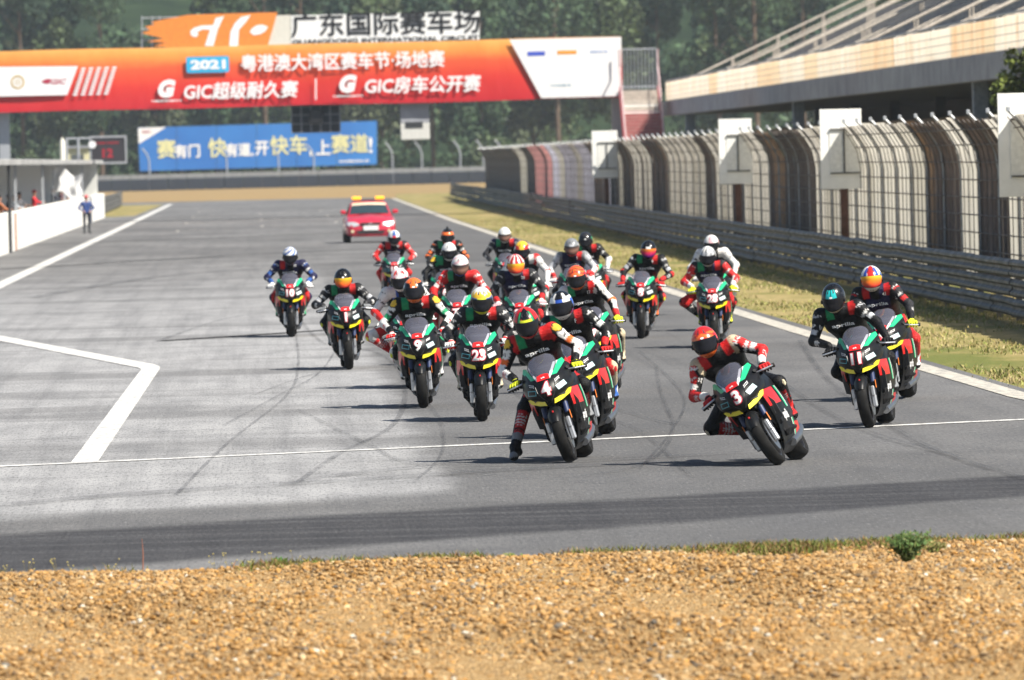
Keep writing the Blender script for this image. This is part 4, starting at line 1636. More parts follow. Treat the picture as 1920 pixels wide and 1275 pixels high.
M_LED = led_mat()
c_ = aty(202, 287, 500)
flat_text("digits", "12", M_LED, lp, (c_.x, -0.02, c_.z), XR, ZU, 17 * 500 / F_PX, 20 * 500 / F_PX, 0.04)
c_ = aty(202, 268, 500)
fine_print("header_digits", (c_.x, -0.02, c_.z), 44 * 500 / F_PX, 5 * 500 / F_PX, 9, M_LED, lp)
for px in (124, 146, 173):
    p = aty(px, 262, 500)
    MB().tube([(p.x, 0.4, -0.06), (p.x, 0.4, a_.z + (0.05 if px < 200 else 0.1))], 0.08, 8).build("post", M_POLE, lp)
p = aty(122, 262, 500)
MB().tube([(p.x, 0.4, a_.z), (a_.x, 0.4, a_.z)], 0.06, 6).build("top_bar", M_POLE, lp)
c_ = aty(172, 271, 498)
MB().lathe_x([(-0.01, 0.02), (-0.01, 0.22), (0.01, 0.22), (0.01, 0.02)], 0, 0, 20).build("white_lamp", M_TXTW, lp, True, (c_.x, -0.12, c_.z), (0, 0, math.pi / 2))

cb = empty("marshal_cabin", (-19.5, 560, 0))
tag(cb, "small pale yellow cabin behind the pole left of the lap board", "cabin")
p0, p1 = aty(124, 274, 560), aty(166, 301, 560)
xa, xb = p0.x + 19.5, p1.x + 19.5
MB().box(xa, xb, 0, 3, -0.06, p0.z - 0.15).build("wall", mat("cabin_yellow", (0.62, 0.58, 0.36), 0.7), cb)
MB().box(xa - 0.2, xb + 0.2, -0.2, 3.2, p0.z - 0.149, p0.z).build("roof", M_CONC, cb)
MB().box(xa + 0.3, xb - 0.3, -0.03, -0.003, p0.z - 1.2, p0.z - 0.55).build("window", mat("cabin_glass", (0.10, 0.11, 0.11), 0.2), cb)
p = aty(117, 276, 470)
wp = MB().tube([(0, 0, -0.06), (0, 0, 4.4), (0, 0, 4.62)], [0.15, 0.15, 0.03], 10).build("flag_pole", mat("pole_cream", (0.72, 0.70, 0.60), 0.5), None, True, (p.x, 470, 0))
tag(wp, "thick cream post rising above the pit stand roof", "post")


# ================================================================== MOTORCYCLES
M_TYRE = mat("tyre_rubber", (0.014, 0.0138, 0.0135), 0.75, vary=0.3, scale=14, spec=0.16)
M_RIM = mat("wheel_rim_black", (0.012, 0.012, 0.014), 0.45, 0.0)
M_DISC = mat("brake_disc_steel", (0.30, 0.31, 0.33), 0.35, 0.9)
M_ALU = mat("caliper_silver", (0.62, 0.63, 0.65), 0.35, 0.75)
M_FORK = mat("fork_black", (0.012, 0.013, 0.018), 0.45, 0.0, spec=0.2)
M_FORKB = mat("fork_blue", (0.02, 0.035, 0.11), 0.45, 0.0)
M_ORG = mat("reflector_orange", (0.75, 0.20, 0.03), 0.35)
M_FAIR = mat("fairing_black", (0.008, 0.0085, 0.0095), 0.38, coat=0.0, vary=0.2, spec=0.22)
M_FRED = mat("fairing_red", (0.62, 0.016, 0.016), 0.35, coat=0.2)
M_FGRN = mat("fairing_green", (0.015, 0.46, 0.20), 0.35, coat=0.15)
M_FWHT = mat("fairing_white", (0.78, 0.78, 0.76), 0.3, coat=0.4, vary=0.05)
M_FYEL = mat("fairing_yellow", (0.80, 0.68, 0.02), 0.3, coat=0.4)
M_FPNK = mat("number_outline", (0.62, 0.03, 0.06), 0.35)
M_STKR = mat("sticker_teal", (0.07, 0.34, 0.40), 0.4)
M_STKP = mat("sticker_pale", (0.50, 0.66, 0.68), 0.4)
M_ENG = mat("engine_dark", (0.014, 0.014, 0.015), 0.65, 0.0, vary=0.3, spec=0.1)
M_SEATL = mat("seat_leather", (0.02, 0.02, 0.02), 0.6)
M_LIP = mat("intake_lip_grey", (0.03, 0.03, 0.032), 0.4)
M_GRIP = mat("grip_rubber", (0.015, 0.015, 0.015), 0.8)


def screen_mat():
    n = NT("windscreen_acrylic")
    t = n.n("ShaderNodeBsdfTransparent")
    t.inputs[0].default_value = (0.74, 0.75, 0.80, 1)
    g = n.n("ShaderNodeBsdfGlossy")
    g.inputs["Roughness"].default_value = 0.06
    g.inputs[0].default_value = (0.9, 0.92, 1, 1)
    fr = n.n("ShaderNodeFresnel")
    fr.inputs[0].default_value = 1.5
    fac = n.math('ADD', n.math('MULTIPLY', fr.outputs[0], 0.9), n.ramp(n.noise(9, 3, 0.5, n.obj()), [(0.4, 0.02), (0.7, 0.08)]))
    mx = n.n("ShaderNodeMixShader")
    n.l(fac, mx.inputs[0])
    n.l(t.outputs[0], mx.inputs[1])
    n.l(g.outputs[0], mx.inputs[2])
    df = n.n("ShaderNodeBsdfDiffuse")
    df.inputs[0].default_value = (0.42, 0.42, 0.52, 1)
    m2 = n.n("ShaderNodeMixShader")
    m2.inputs[0].default_value = 0.15
    n.l(mx.outputs[0], m2.inputs[1])
    n.l(df.outputs[0], m2.inputs[2])
    n.l(m2.outputs[0], n.t.nodes["Material Output"].inputs[0])
    n.t.nodes.remove(n.b)
    return n.m


M_SCREEN = screen_mat()

FWY, RWY = 0.70, -0.68
NZ = [0.60, 0.63, 0.66, 0.69, 0.72, 0.76, 0.80, 0.84, 0.87]
NYC = [0.79, 0.835, 0.86, 0.872, 0.875, 0.865, 0.845, 0.815, 0.78]
NW = [0.030, 0.065, 0.125, 0.195, 0.236, 0.252, 0.258, 0.252, 0.24]
NYS = [0.76, 0.76, 0.70, 0.60, 0.53, 0.48, 0.46, 0.45, 0.44]


def nose_y(x, z):
    w = np.interp(z, NZ, NW)
    yc = np.interp(z, NZ, NYC)
    ys = np.interp(z, NZ, NYS)
    t = np.minimum(1.0, np.abs(x) / w)
    ridge = 0.012 * np.exp(-(x / 0.05) ** 2)
    return ys + (yc - ys) * np.sqrt(np.maximum(0, 1 - t ** 1.9)) + ridge


def cowl_y(x, z):
    return 0.815 - 1.45 * (z - 0.84) - 0.9 * np.maximum(0, np.abs(x) - 0.05) - 1.2 * np.maximum(0, np.abs(x) - 0.17)


SZ = [0.86, 0.78, 0.70, 0.62, 0.54, 0.46, 0.36, 0.26, 0.17, 0.12]
SYF = [0.46, 0.54, 0.61, 0.60, 0.55, 0.50, 0.44, 0.40, 0.36, 0.33]
SYB = [0.12, 0.04, -0.02, -0.04, -0.08, -0.14, -0.24, -0.34, -0.40, -0.36]
SX = [0.235, 0.25, 0.262, 0.268, 0.264, 0.252, 0.226, 0.185, 0.13, 0.07]


def side_xyz(s, z, e=0.0):
    """s 0 rear edge .. 1 front edge; returns point on the rider's right"""
    zr = SZ[::-1]
    yf = np.interp(z, zr, SYF[::-1])
    yb = np.interp(z, zr, SYB[::-1])
    x = np.interp(z, zr, SX[::-1]) * (1 - 0.34 * max(0.0, s) ** 3.0)
    return (float(x + e * 0.9), float(yb + (yf - yb) * s + e * 0.5 * max(0, s - 0.4)), float(z))


def subdivide_print(V, Fs, maxlen):
    """split long thin glyph triangles so that print can follow a curved panel"""
    V = [tuple(v) for v in V]
    T = []
    for f in Fs:
        for k in range(1, len(f) - 1):
            T.append((f[0], f[k], f[k + 1]))
    mid = {}
    for _ in range(7):
        out, again = [], False
        for t in T:
            L = [(math.dist(V[t[i]], V[t[(i + 1) % 3]]), i) for i in range(3)]
            m, i = max(L)
            if m <= maxlen:
                out.append(t)
                continue
            again = True
            a, b, c = t[i], t[(i + 1) % 3], t[(i + 2) % 3]
            key = (min(a, b), max(a, b))
            if key not in mid:
                mid[key] = len(V)
                V.append(((V[a][0] + V[b][0]) / 2, (V[a][1] + V[b][1]) / 2))
            out += [(a, mid[key], c), (mid[key], b, c)]
        T = out
        if not again:
            break
    return V, T


def decal(name, V2, Fs, surf, eps, material, cx, cz, sx, sz, parent, flip=True, tilt=0.0):
    """flat print wrapped on the front surface; viewer's right is -x"""
    out = []
    V2, Fs = subdivide_print(V2, Fs, 0.016 / max(sx, 1e-6))
    ct, stl = math.cos(tilt), math.sin(tilt)
    for u, v in V2:
        a, b = u * sx, v * sz
        a, b = a * ct - b * stl, a * stl + b * ct
        x, z = cx - a, cz + b
        out.append((x, float(surf(x, z)) + eps, z))
    me = make_mesh(name, out, Fs, material)
    return add_object(name, me, parent)


def poly_front(name, pts2, surf, eps, thick, material, parent, mirror=True):
    """slab whose front follows surf(x, z); pts2 given for +x, built as one piece"""
    fr = [(x, float(surf(x, z)) + eps, z) for x, z in pts2]
    bk = [(x, y - thick, z) for x, y, z in fr]
    return MB().prism(fr, bk).build(name, material, parent)


def make_bike():
    root = empty("motorcycle")

    # wheels
    def wheel(name, cy, hw, R0, nsp):
        prof = [(-hw * 0.80, R0 * 0.755), (-hw * 0.98, R0 * 0.83), (-hw, R0 * 0.875), (-hw * 0.88, R0 * 0.93), (-hw * 0.62, R0 * 0.972), (-hw * 0.3, R0 * 0.994), (0, R0)]
        prof = prof + [(-x, r) for x, r in reversed(prof[:-1])]
        w = MB().lathe_x(prof, cy, R0, 40).build(name, M_TYRE, root, True)
        rp = [(-hw * 0.8, R0 * 0.757), (-hw * 0.8, R0 * 0.70), (-hw * 0.5, R0 * 0.66), (hw * 0.5, R0 * 0.66), (hw * 0.8, R0 * 0.70), (hw * 0.8, R0 * 0.757)]
        MB().lathe_x(rp, cy, R0, 36).build("rim", M_RIM, w, True)
        sp = MB()
        for k in range(nsp):
            a = 2 * math.pi * k / nsp
            for da in (-0.13, 0.13):
                sp.tube([(0, cy + 0.035 * math.cos(a), R0 + 0.035 * math.sin(a)), (0, cy + R0 * 0.67 * math.cos(a + da), R0 + R0 * 0.67 * math.sin(a + da))], [0.014, 0.011], 5)
        sp.lathe_x([(-0.05, 0.012), (-0.05, 0.045), (0.05, 0.045), (0.05, 0.012)], cy, R0, 16)
        sp.build("spoke", M_RIM, w)
        return w

    fw = wheel("front_wheel", FWY, 0.060, 0.286, 6)
    for sx in (-1, 1):
        MB().lathe_x([(sx * 0.068, 0.085), (sx * 0.068, 0.158), (sx * 0.074, 0.158), (sx * 0.074, 0.085)], FWY, 0.286, 30).build("brake_disc", M_DISC, fw)
    rw = wheel("rear_wheel", RWY, 0.092, 0.305, 6)
    MB().lathe_x([(0.098, 0.06), (0.098, 0.11), (0.104, 0.11), (0.104, 0.06)], RWY, 0.305, 24).build("brake_disc", M_DISC, rw)
    MB().lathe_x([(-0.104, 0.04), (-0.104, 0.10), (-0.098, 0.10), (-0.098, 0.04)], RWY, 0.305, 24).build("sprocket", M_ORG, rw)

    # forks, calipers
    for sx in (-1, 1):
        MB().tube([(sx * 0.105, FWY, 0.276), (sx * 0.105, FWY - 0.07, 0.48)], [0.024, 0.027], 12).build("fork_leg", M_FORK, root, True)
        MB().tube([(sx * 0.105, FWY - 0.068, 0.475), (sx * 0.105, FWY - 0.10, 0.58)], 0.031, 12).build("fork_clamp", M_FORKB, root, True)
        MB().tube([(sx * 0.105, FWY - 0.10, 0.575), (sx * 0.105, FWY - 0.21, 0.90)], 0.026, 12).build("fork_tube", M_FORK, root, True)
        cal = MB().box(sx * 0.10 - 0.026, sx * 0.10 + 0.026, FWY - 0.02, FWY + 0.055, 0.21, 0.345, 0.012)
        cal.box(sx * 0.105 - 0.02, sx * 0.105 + 0.02, FWY + 0.03, FWY + 0.075, 0.33, 0.44, 0.01)
        cal.build("brake_caliper", M_ALU, root)
        MB().box(sx * 0.135 - 0.004, sx * 0.135 + 0.004, FWY - 0.055, FWY - 0.02, 0.41, 0.50, 0.003).build("reflector", M_ORG, root)
    MB().tube([(-0.12, FWY, 0.286), (0.12, FWY, 0.286)], 0.014, 10).build("axle", M_ALU, root)

    # front mudguard
    rings = []
    for k in range(15):
        a = R(28 + 118 * k / 14)
        w = 0.070 * (0.62 + 0.38 * math.sin(math.pi * min(1, (k + 1.2) / 9)) if k < 8 else 1.0)
        rr = 0.299
        sec = []
        for t in np.linspace(-1, 1, 9):
            q = rr - 0.05 * abs(t) ** 2.6
            sec.append((w * t, FWY + q * math.cos(a), 0.286 + q * math.sin(a)))
        for t in np.linspace(1, -1, 9):
            q = rr - 0.008 - 0.05 * abs(t) ** 2.6
            sec.append((w * t * 0.94, FWY + q * math.cos(a), 0.286 + q * math.sin(a)))
        rings.append(sec)
    fm = MB().loft(rings).build("front_mudguard", M_FAIR, root, True)
    MB().box(-0.008, 0.008, FWY + 0.195, FWY + 0.205, 0.515, 0.535, 0.003).build("mudguard_badge", M_FRED, fm)

    # nose
    P = []
    for z in np.linspace(NZ[0], NZ[-1], 16):
        w = float(np.interp(z, NZ, NW))
        row = []
        for t in np.linspace(-1, 1, 25):
            x = w * math.sin(t * math.pi / 2)
            row.append((x, float(nose_y(x, z)), z))
        P.append(row)
    Pb = [[(p[0] * 0.96, p[1] - 0.012, p[2]) for p in r_] for r_ in P]
    nose = MB().grid(P).grid(Pb).build("nose_fairing", M_FAIR, root, True)
    # air intake seam lines
    for sx in (-1, 1):
        seam = MB().tube([(sx * x, float(nose_y(sx * x, z)) + 0.002, z) for x, z in ((0.10, 0.80), (0.092, 0.74), (0.055, 0.675), (0.02, 0.63))], 0.005, 5)
        seam.build("intake_lip", M_LIP, nose)
        # head lamp panel
        hl = [(0.10, 0.672), (0.215, 0.745), (0.222, 0.71), (0.16, 0.655)]
        poly_front("lamp_cover", [(sx * x, z) for x, z in hl], nose_y, 0.004, 0.01, M_STEEL if False else M_DARK, nose)
        V2 = np.array([(-1 + 2 * i / 8, -1 + 2 * j / 5) for j in range(6) for i in range(9)])
        Fq = [(j * 9 + i, j * 9 + i + 1, j * 9 + i + 10, j * 9 + i + 9) for j in range(5) for i in range(8)]
        decal("sticker", V2, Fq, nose_y, 0.007, M_STKR if sx > 0 else M_STKP, sx * 0.150, 0.752, 0.046, 0.026, nose, tilt=(-0.22 if sx > 0 else 0.38))
        decal("sticker_inset", V2, Fq, nose_y, 0.010, M_FAIR if sx > 0 else M_FWHT, sx * 0.150, 0.752, 0.038, 0.018, nose, tilt=(-0.22 if sx > 0 else 0.38))
        fp = MB()
        for k in range(4):
            for j in range(2):
                x = sx * (0.112 + 0.013 * k)
                z = 0.815 - 0.017 * j + (0.006 * k)
                fp.grid([[(x, float(nose_y(x, z)) + 0.007, z), (x + 0.008, float(nose_y(x + 0.008, z)) + 0.007, z)],
                         [(x, float(nose_y(x, z + 0.008)) + 0.007, z + 0.009), (x + 0.008, float(nose_y(x + 0.008, z + 0.008)) + 0.007, z + 0.009)]])
        fp.build("small_print", M_TXTW, nose)
    # upper cowl: black shoulders, green panels, white stripe, red centre
    for sx in (-1, 1):
        sh = poly_front("cowl_shoulder", [(sx * x, z) for x, z in ((0.05, 0.835), (0.15, 0.80), (0.247, 0.80), (0.252, 0.87), (0.226, 0.95), (0.198, 1.005), (0.148, 0.99), (0.10, 0.915))], cowl_y, -0.008, 0.02, M_FAIR, root)
        poly_front("green_panel", [(sx * x, z) for x, z in ((0.066, 0.845), (0.105, 0.838), (0.218, 0.965), (0.200, 1.004), (0.162, 0.993), (0.115, 0.92))], cowl_y, 0.004, 0.012, M_FGRN, sh)
        poly_front("white_stripe", [(sx * x, z) for x, z in ((0.048, 0.846), (0.066, 0.845), (0.115, 0.92), (0.162, 0.993), (0.146 - (0.030 if sx < 0 else 0), 0.989), (0.092 - (0.012 if sx < 0 else 0), 0.918))], cowl_y, 0.016, 0.012, M_FWHT, sh)
        if sx < 0:
            poly_front("red_stripe", [(sx * x, z) for x, z in ((0.107, 0.93), (0.130, 0.962), (0.130, 0.945), (0.113, 0.92))], cowl_y, 0.008, 0.006, M_FRED, sh)
        MB().tube([(sx * 0.215, 0.50, 0.885), (sx * 0.235, 0.53, 0.90)], 0.018, 8).build("mirror_blank", M_GRIP, root, True)
    poly_front("red_cowl_panel", [(-0.066, 0.846), (0.066, 0.846), (0.064, 0.868), (0.058, 0.895), (0.02, 0.905), (-0.02, 0.905), (-0.058, 0.895), (-0.064, 0.868)], lambda x, z: 0.832 - 1.1 * (z - 0.84) - 2.0 * x * x, 0.004, 0.02, M_FRED, root)
    V2, Fs = text_mesh("aprilia", 0.03)
    decal("cowl_lettering", V2, Fs, lambda x, z: 0.832 - 1.1 * (z - 0.84) - 2.0 * x * x, 0.008, M_TXTW, 0, 0.869, 0.016, 0.020, root)

    # windscreen
    P = []
    for z, w, y0 in ((0.885, 0.085, 0.765), (0.92, 0.115, 0.715), (0.96, 0.138, 0.655), (1.00, 0.145, 0.59), (1.04, 0.132, 0.525), (1.07, 0.105, 0.475), (1.09, 0.06, 0.442)):
        P.append([(w * t, y0 - 0.07 * abs(t) ** 2.2 * (w / 0.14), z) for t in np.linspace(-1, 1, 15)])
    MB().grid(P).build("windscreen", M_SCREEN, root, True)
    rim_pts = [P[i][0] for i in range(len(P))] + P[-1][1:-1] + [P[i][-1] for i in reversed(range(len(P)))]
    MB().tube(rim_pts, 0.004, 5).build("screen_edge", M_GRIP, root)
    MB().box(-0.11, 0.11, 0.44, 0.50, 0.90, 0.98, 0.02).build("dashboard", M_DARK, root)

    # yellow wings under the nose
    for sx in (-1, 1):
        surf = lambda x, z: 0.868 - 1.05 * np.abs(x)
        poly_front("yellow_wing", [(sx * x, z) for x, z in ((0.040, 0.596), (0.115, 0.612), (0.200, 0.652), (0.222, 0.700), (0.195, 0.698), (0.11, 0.664), (0.050, 0.640))], surf, 0.012, 0.05, M_FYEL, root)
        # side fairing
        Pm = []
        for z in np.linspace(0.86, 0.12, 22):
            Pm.append([(sx * p[0], p[1], p[2]) for p in (side_xyz(s, z) for s in np.linspace(0, 1, 15))])
        Pi = [[(p[0] * 0.94, p[1] - 0.004, p[2]) for p in r_] for r_ in Pm]
        sf = MB().grid(Pm).grid(Pi).build("side_fairing", M_FAIR, root, True)

        def patch(name, s0, s1, z0, z1, m, slope=0.0, e=0.005):
            Pp = []
            for i in range(9):
                z = z0 + (z1 - z0) * i / 8
                Pp.append([(sx * p[0], p[1], p[2]) for p in (side_xyz(s0 + (s1 - s0) * j / 10 + slope * (z - z0), z, e) for j in range(11))])
            return MB().grid(Pp).build(name, m, sf, True)
        patch("red_panel", 0.52, 0.985, 0.53, 0.70, M_FRED)
        patch("green_flash", 0.31, 0.39, 0.47, 0.70, M_FGRN, 0.1)
        patch("white_flash", 0.26, 0.30, 0.47, 0.70, M_FWHT, 0.1)
        patch("red_tail_panel", 0.0, 0.30, 0.15, 0.32, M_FRED)
        patch("green_flash", 0.31, 0.38, 0.15, 0.36, M_FGRN)
        patch("white_flash", 0.385, 0.42, 0.15, 0.36, M_FWHT)
        V2, Fs = text_mesh("aprilia", 0.03)
        out = []
        for u, v in V2:
            s = 0.62 + u * 0.095 * (-sx) * (-1)
            z = 0.40 + v * 0.12
            p = side_xyz(s, z, 0.006)
            out.append((sx * p[0], p[1], p[2]))
        add_object("fairing_lettering", make_mesh("fairing_lettering", out, Fs, M_TXTW), sf)
        V2, Fs = text_mesh("RS", 0.05)
        out = []
        for u, v in V2:
            p = side_xyz(0.72 + u * 0.10 * sx, 0.60 + v * 0.10, 0.010)
            out.append((sx * p[0], p[1], p[2]))
        # inner duct so nothing shows through from the front
        MB().prism([(sx * 0.06, 0.63, 0.60), (sx * 0.20, 0.55, 0.66), (sx * 0.235, 0.50, 0.56), (sx * 0.225, 0.44, 0.40), (sx * 0.12, 0.42, 0.36)],
                   [(sx * 0.06, 0.60, 0.60), (sx * 0.20, 0.52, 0.66), (sx * 0.235, 0.47, 0.56), (sx * 0.225, 0.41, 0.40), (sx * 0.12, 0.39, 0.36)]).build("inner_duct", M_DARK, root)
    # radiator, engine, belly
    rad = MB().box(-0.185, 0.185, 0.36, 0.395, 0.34, 0.64)
    for k in range(14):
        rad.box(-0.18, 0.18, 0.396, 0.402, 0.35 + 0.02 * k, 0.356 + 0.02 * k)
    rad.build("radiator", M_ENG, root)
    MB().box(-0.20, 0.20, -0.22, 0.34, 0.22, 0.72, 0.05).build("engine", M_ENG, root)
    MB().loft([[(x * w, y0, 0.10 + h * abs(x) ** 2) for x in np.linspace(-1, 1, 9)] + [(x * w * 0.9, y0, 0.20) for x in np.linspace(1, -1, 9)] for y0, w, h in ((0.34, 0.08, 0.06), (0.1, 0.13, 0.07), (-0.3, 0.13, 0.07))]).build("belly_pan", M_FAIR, root, True)
    # tank, seat, tail
    tk = []
    for y0, w, z0, z1 in ((0.42, 0.10, 0.80, 0.90), (0.34, 0.15, 0.76, 0.965), (0.20, 0.165, 0.74, 1.0), (0.05, 0.15, 0.74, 0.975), (-0.08, 0.10, 0.76, 0.88)):
        tk.append([(w * math.sin(a) * (1 - 0.15 * math.cos(a)), y0, (z0 + z1) / 2 - (z1 - z0) / 2 * math.cos(a)) for a in np.linspace(0, 2 * math.pi, 17)[:-1]])
    MB().loft(tk).build("fuel_tank", M_FAIR, root, True)
    stt = []
    for y0, w, z0, z1 in ((-0.06, 0.10, 0.74, 0.82), (-0.2, 0.15, 0.74, 0.825), (-0.42, 0.16, 0.76, 0.86), (-0.5, 0.13, 0.78, 0.93)):
        stt.append([(w * math.sin(a), y0, (z0 + z1) / 2 - (z1 - z0) / 2 * math.cos(a)) for a in np.linspace(0, 2 * math.pi, 13)[:-1]])
    MB().loft(stt).build("seat", M_SEATL, root, True)
    tl = []
    for y0, w, z0, z1 in ((-0.45, 0.14, 0.78, 0.90), (-0.62, 0.13, 0.83, 0.97), (-0.80, 0.08, 0.88, 0.97), (-0.90, 0.03, 0.91, 0.95)):
        tl.append([(w * math.sin(a), y0, (z0 + z1) / 2 - (z1 - z0) / 2 * math.cos(a)) for a in np.linspace(0, 2 * math.pi, 13)[:-1]])
    MB().loft(tl).build("tail_unit", M_FRED, root, True)
    for sx in (-1, 1):
        MB().tube([(sx * 0.12, RWY, 0.305), (sx * 0.13, -0.38, 0.36), (sx * 0.10, -0.14, 0.40)], [0.028, 0.038, 0.04], 8).build("swingarm", M_ENG, root, True)
        MB().tube([(sx * 0.14, -0.30, 0.36), (sx * 0.235, -0.31, 0.365)], 0.012, 8).build("foot_peg", M_ALU, root)
        # handlebar, grip, lever
        MB().tube([(sx * 0.11, 0.48, 0.895), (sx * 0.24, 0.44, 0.875)], 0.016, 8).build("handlebar", M_FORK, root)
        MB().tube([(sx * 0.24, 0.44, 0.875), (sx * 0.385, 0.39, 0.855)], 0.018, 10).build("grip", M_GRIP, root, True)
        MB().tube([(sx * 0.385, 0.39, 0.855), (sx * 0.405, 0.383, 0.852)], 0.022, 10).build("bar_end", M_GRIP, root, True)
        MB().tube([(sx * 0.21, 0.485, 0.875), (sx * 0.30, 0.505, 0.865), (sx * 0.40, 0.475, 0.852)], [0.010, 0.009, 0.008], 8).build("lever", M_ALU, root)
    MB().tube([(-0.12, 0.1, 0.15), (-0.14, -0.3, 0.2), (-0.15, -0.5, 0.26)], [0.04, 0.05, 0.055], 10).build("exhaust", M_DISC, root, True)
    return root


BIKE = make_bike()
BIKE_USED = [False]


def bike_number(parent, s):
    sc = 0.150 if len(s) == 1 else 0.138
    V2, Fs = text_mesh(s, 0.085, res=4)
    e = V2.max(0) - V2.min(0)
    V1, F1 = text_mesh(s, 0.035, res=4)
    k = sc / e[1]
    kx = k * (1.0 if len(s) == 1 else min(1.0, 0.165 / (e[0] * k)))
    nose = [c for c in parent.children if c.name.startswith("nose_fairing")][0]
    decal("number_outline", V2, Fs, nose_y, 0.007, M_FPNK, 0.0, 0.757, kx, k, nose)
    decal("number", V1, F1, nose_y, 0.010, M_FWHT, 0.0, 0.757, kx, k, nose)


# ================================================================== RIDERS
C = dict(K=(0.006, 0.006, 0.007), N=(0.014, 0.014, 0.055), W=(0.76, 0.75, 0.72), R=(0.60, 0.022, 0.022), O=(0.82, 0.16, 0.03), G=(0.02, 0.32, 0.13), Y=(0.74, 0.80, 0.03), B=(0.03, 0.09, 0.42),
         A=(0.22, 0.23, 0.24), S=(0.50, 0.51, 0.53), C=(0.02, 0.50, 0.50), L=(0.60, 0.50, 0.34), D=(0.022, 0.022, 0.025), E=(0.80, 0.50, 0.04), P=(0.75, 0.45, 0.48), U=(0.035, 0.11, 0.36))
M_SUIT = attr_mat("racing_leather", 0.45, grain=0.55, spec=0.24)
M_HELM = attr_mat("helmet_shell", 0.25, coat=0.35, spec=0.35)
M_GLOVE = attr_mat("glove_leather", 0.55, grain=0.2, spec=0.25)
M_BOOT = attr_mat("boot_leather", 0.5, grain=0.1, spec=0.25)


def visor_mat(name, stops, rough=0.06):
    n = NT(name)
    co = n.obj()
    sp = n.n("ShaderNodeSeparateXYZ")
    n.l(co, sp.inputs[0])
    t = n.math('ADD', n.math('MULTIPLY', sp.outputs[2], 7.0), 0.55)
    n.col(n.ramp(t, stops))
    n.rough(rough)
    n.b.inputs["Specular IOR Level"].default_value = 0.14
    return n.m


VIS = {
    'k': visor_mat("visor_smoke", [(0.0, (0.010, 0.010, 0.012, 1)), (1.0, (0.014, 0.014, 0.018, 1))]),
    'o': visor_mat("visor_orange_mirror", [(0.1, (0.45, 0.03, 0.03, 1)), (0.5, (0.70, 0.16, 0.02, 1)), (0.9, (0.70, 0.45, 0.03, 1))]),
    'r': visor_mat("visor_red_mirror", [(0.1, (0.06, 0.01, 0.12, 1)), (0.5, (0.45, 0.02, 0.06, 1)), (0.9, (0.70, 0.22, 0.02, 1))]),
    'f': visor_mat("visor_face", [(0.2, (0.10, 0.05, 0.04, 1)), (0.5, (0.20, 0.11, 0.08, 1)), (0.9, (0.03, 0.03, 0.035, 1))]),
}


def helmet_point(az, el):
    """az 0 forward (+y), positive to the rider's right; el up; radians"""
    d = np.array([math.sin(az) * math.cos(el), math.cos(az) * math.cos(el), math.sin(el)])
    p = d * np.array([0.130, 0.154, 0.157])
    if d[2] < 0:
        k = -d[2]
        front = max(0.0, d[1])
        p[1] += front * 0.045 * min(1, k * 2.2)
        p[0] *= 1 - 0.16 * k ** 1.3
        p[2] *= 0.98
        if d[1] < 0:
            p[1] *= 1 - 0.1 * k
    else:
        p[1] -= 0.018 * max(0, d[2]) * (1 if d[1] < 0 else 0.6)
        if d[1] < -0.2 and 0.1 < d[2] < 0.75:
            p[1] -= 0.018 * math.sin((d[2] - 0.1) / 0.65 * math.pi) * max(0, 1 - abs(d[0]) * 1.6)
    p[2] = max(p[2], -0.146)
    return p


HV, HF, HAE = [], [], []
NU, NV = 64, 40
for i in range(NV + 1):
    el = -math.pi / 2 + math.pi * i / NV
    for j in range(NU):
        az = -math.pi + 2 * math.pi * j / NU
        HV.append(helmet_point(az, el))
        HAE.append((math.degrees(az), math.degrees(el)))
for i in range(NV):
    for j in range(NU):
        a = i * NU + j
        b = i * NU + (j + 1) % NU
        HF.append((a, b, b + NU, a + NU))
HV = np.array(HV)
HAE = np.array(HAE)
VV_, VF_ = [], []
for i in range(13):
    for j in range(27):
        az = R(-72 + 144 * j / 26)
        lo = -32 + 14 * (abs(math.degrees(az)) / 72) ** 2
        hi = 20 - 7 * (abs(math.degrees(az)) / 72) ** 3
        el = R(lo + (hi - lo) * i / 12)
        p = helmet_point(az, el)
        VV_.append(p * 1.018)
for i in range(12):
    for j in range(26):
        a = i * 27 + j
        VF_.append((a, a + 1, a + 28, a + 27))
VISM = {}
for k_, m_ in VIS.items():
    VISM[k_] = make_mesh("visor", VV_, VF_, m_, True)


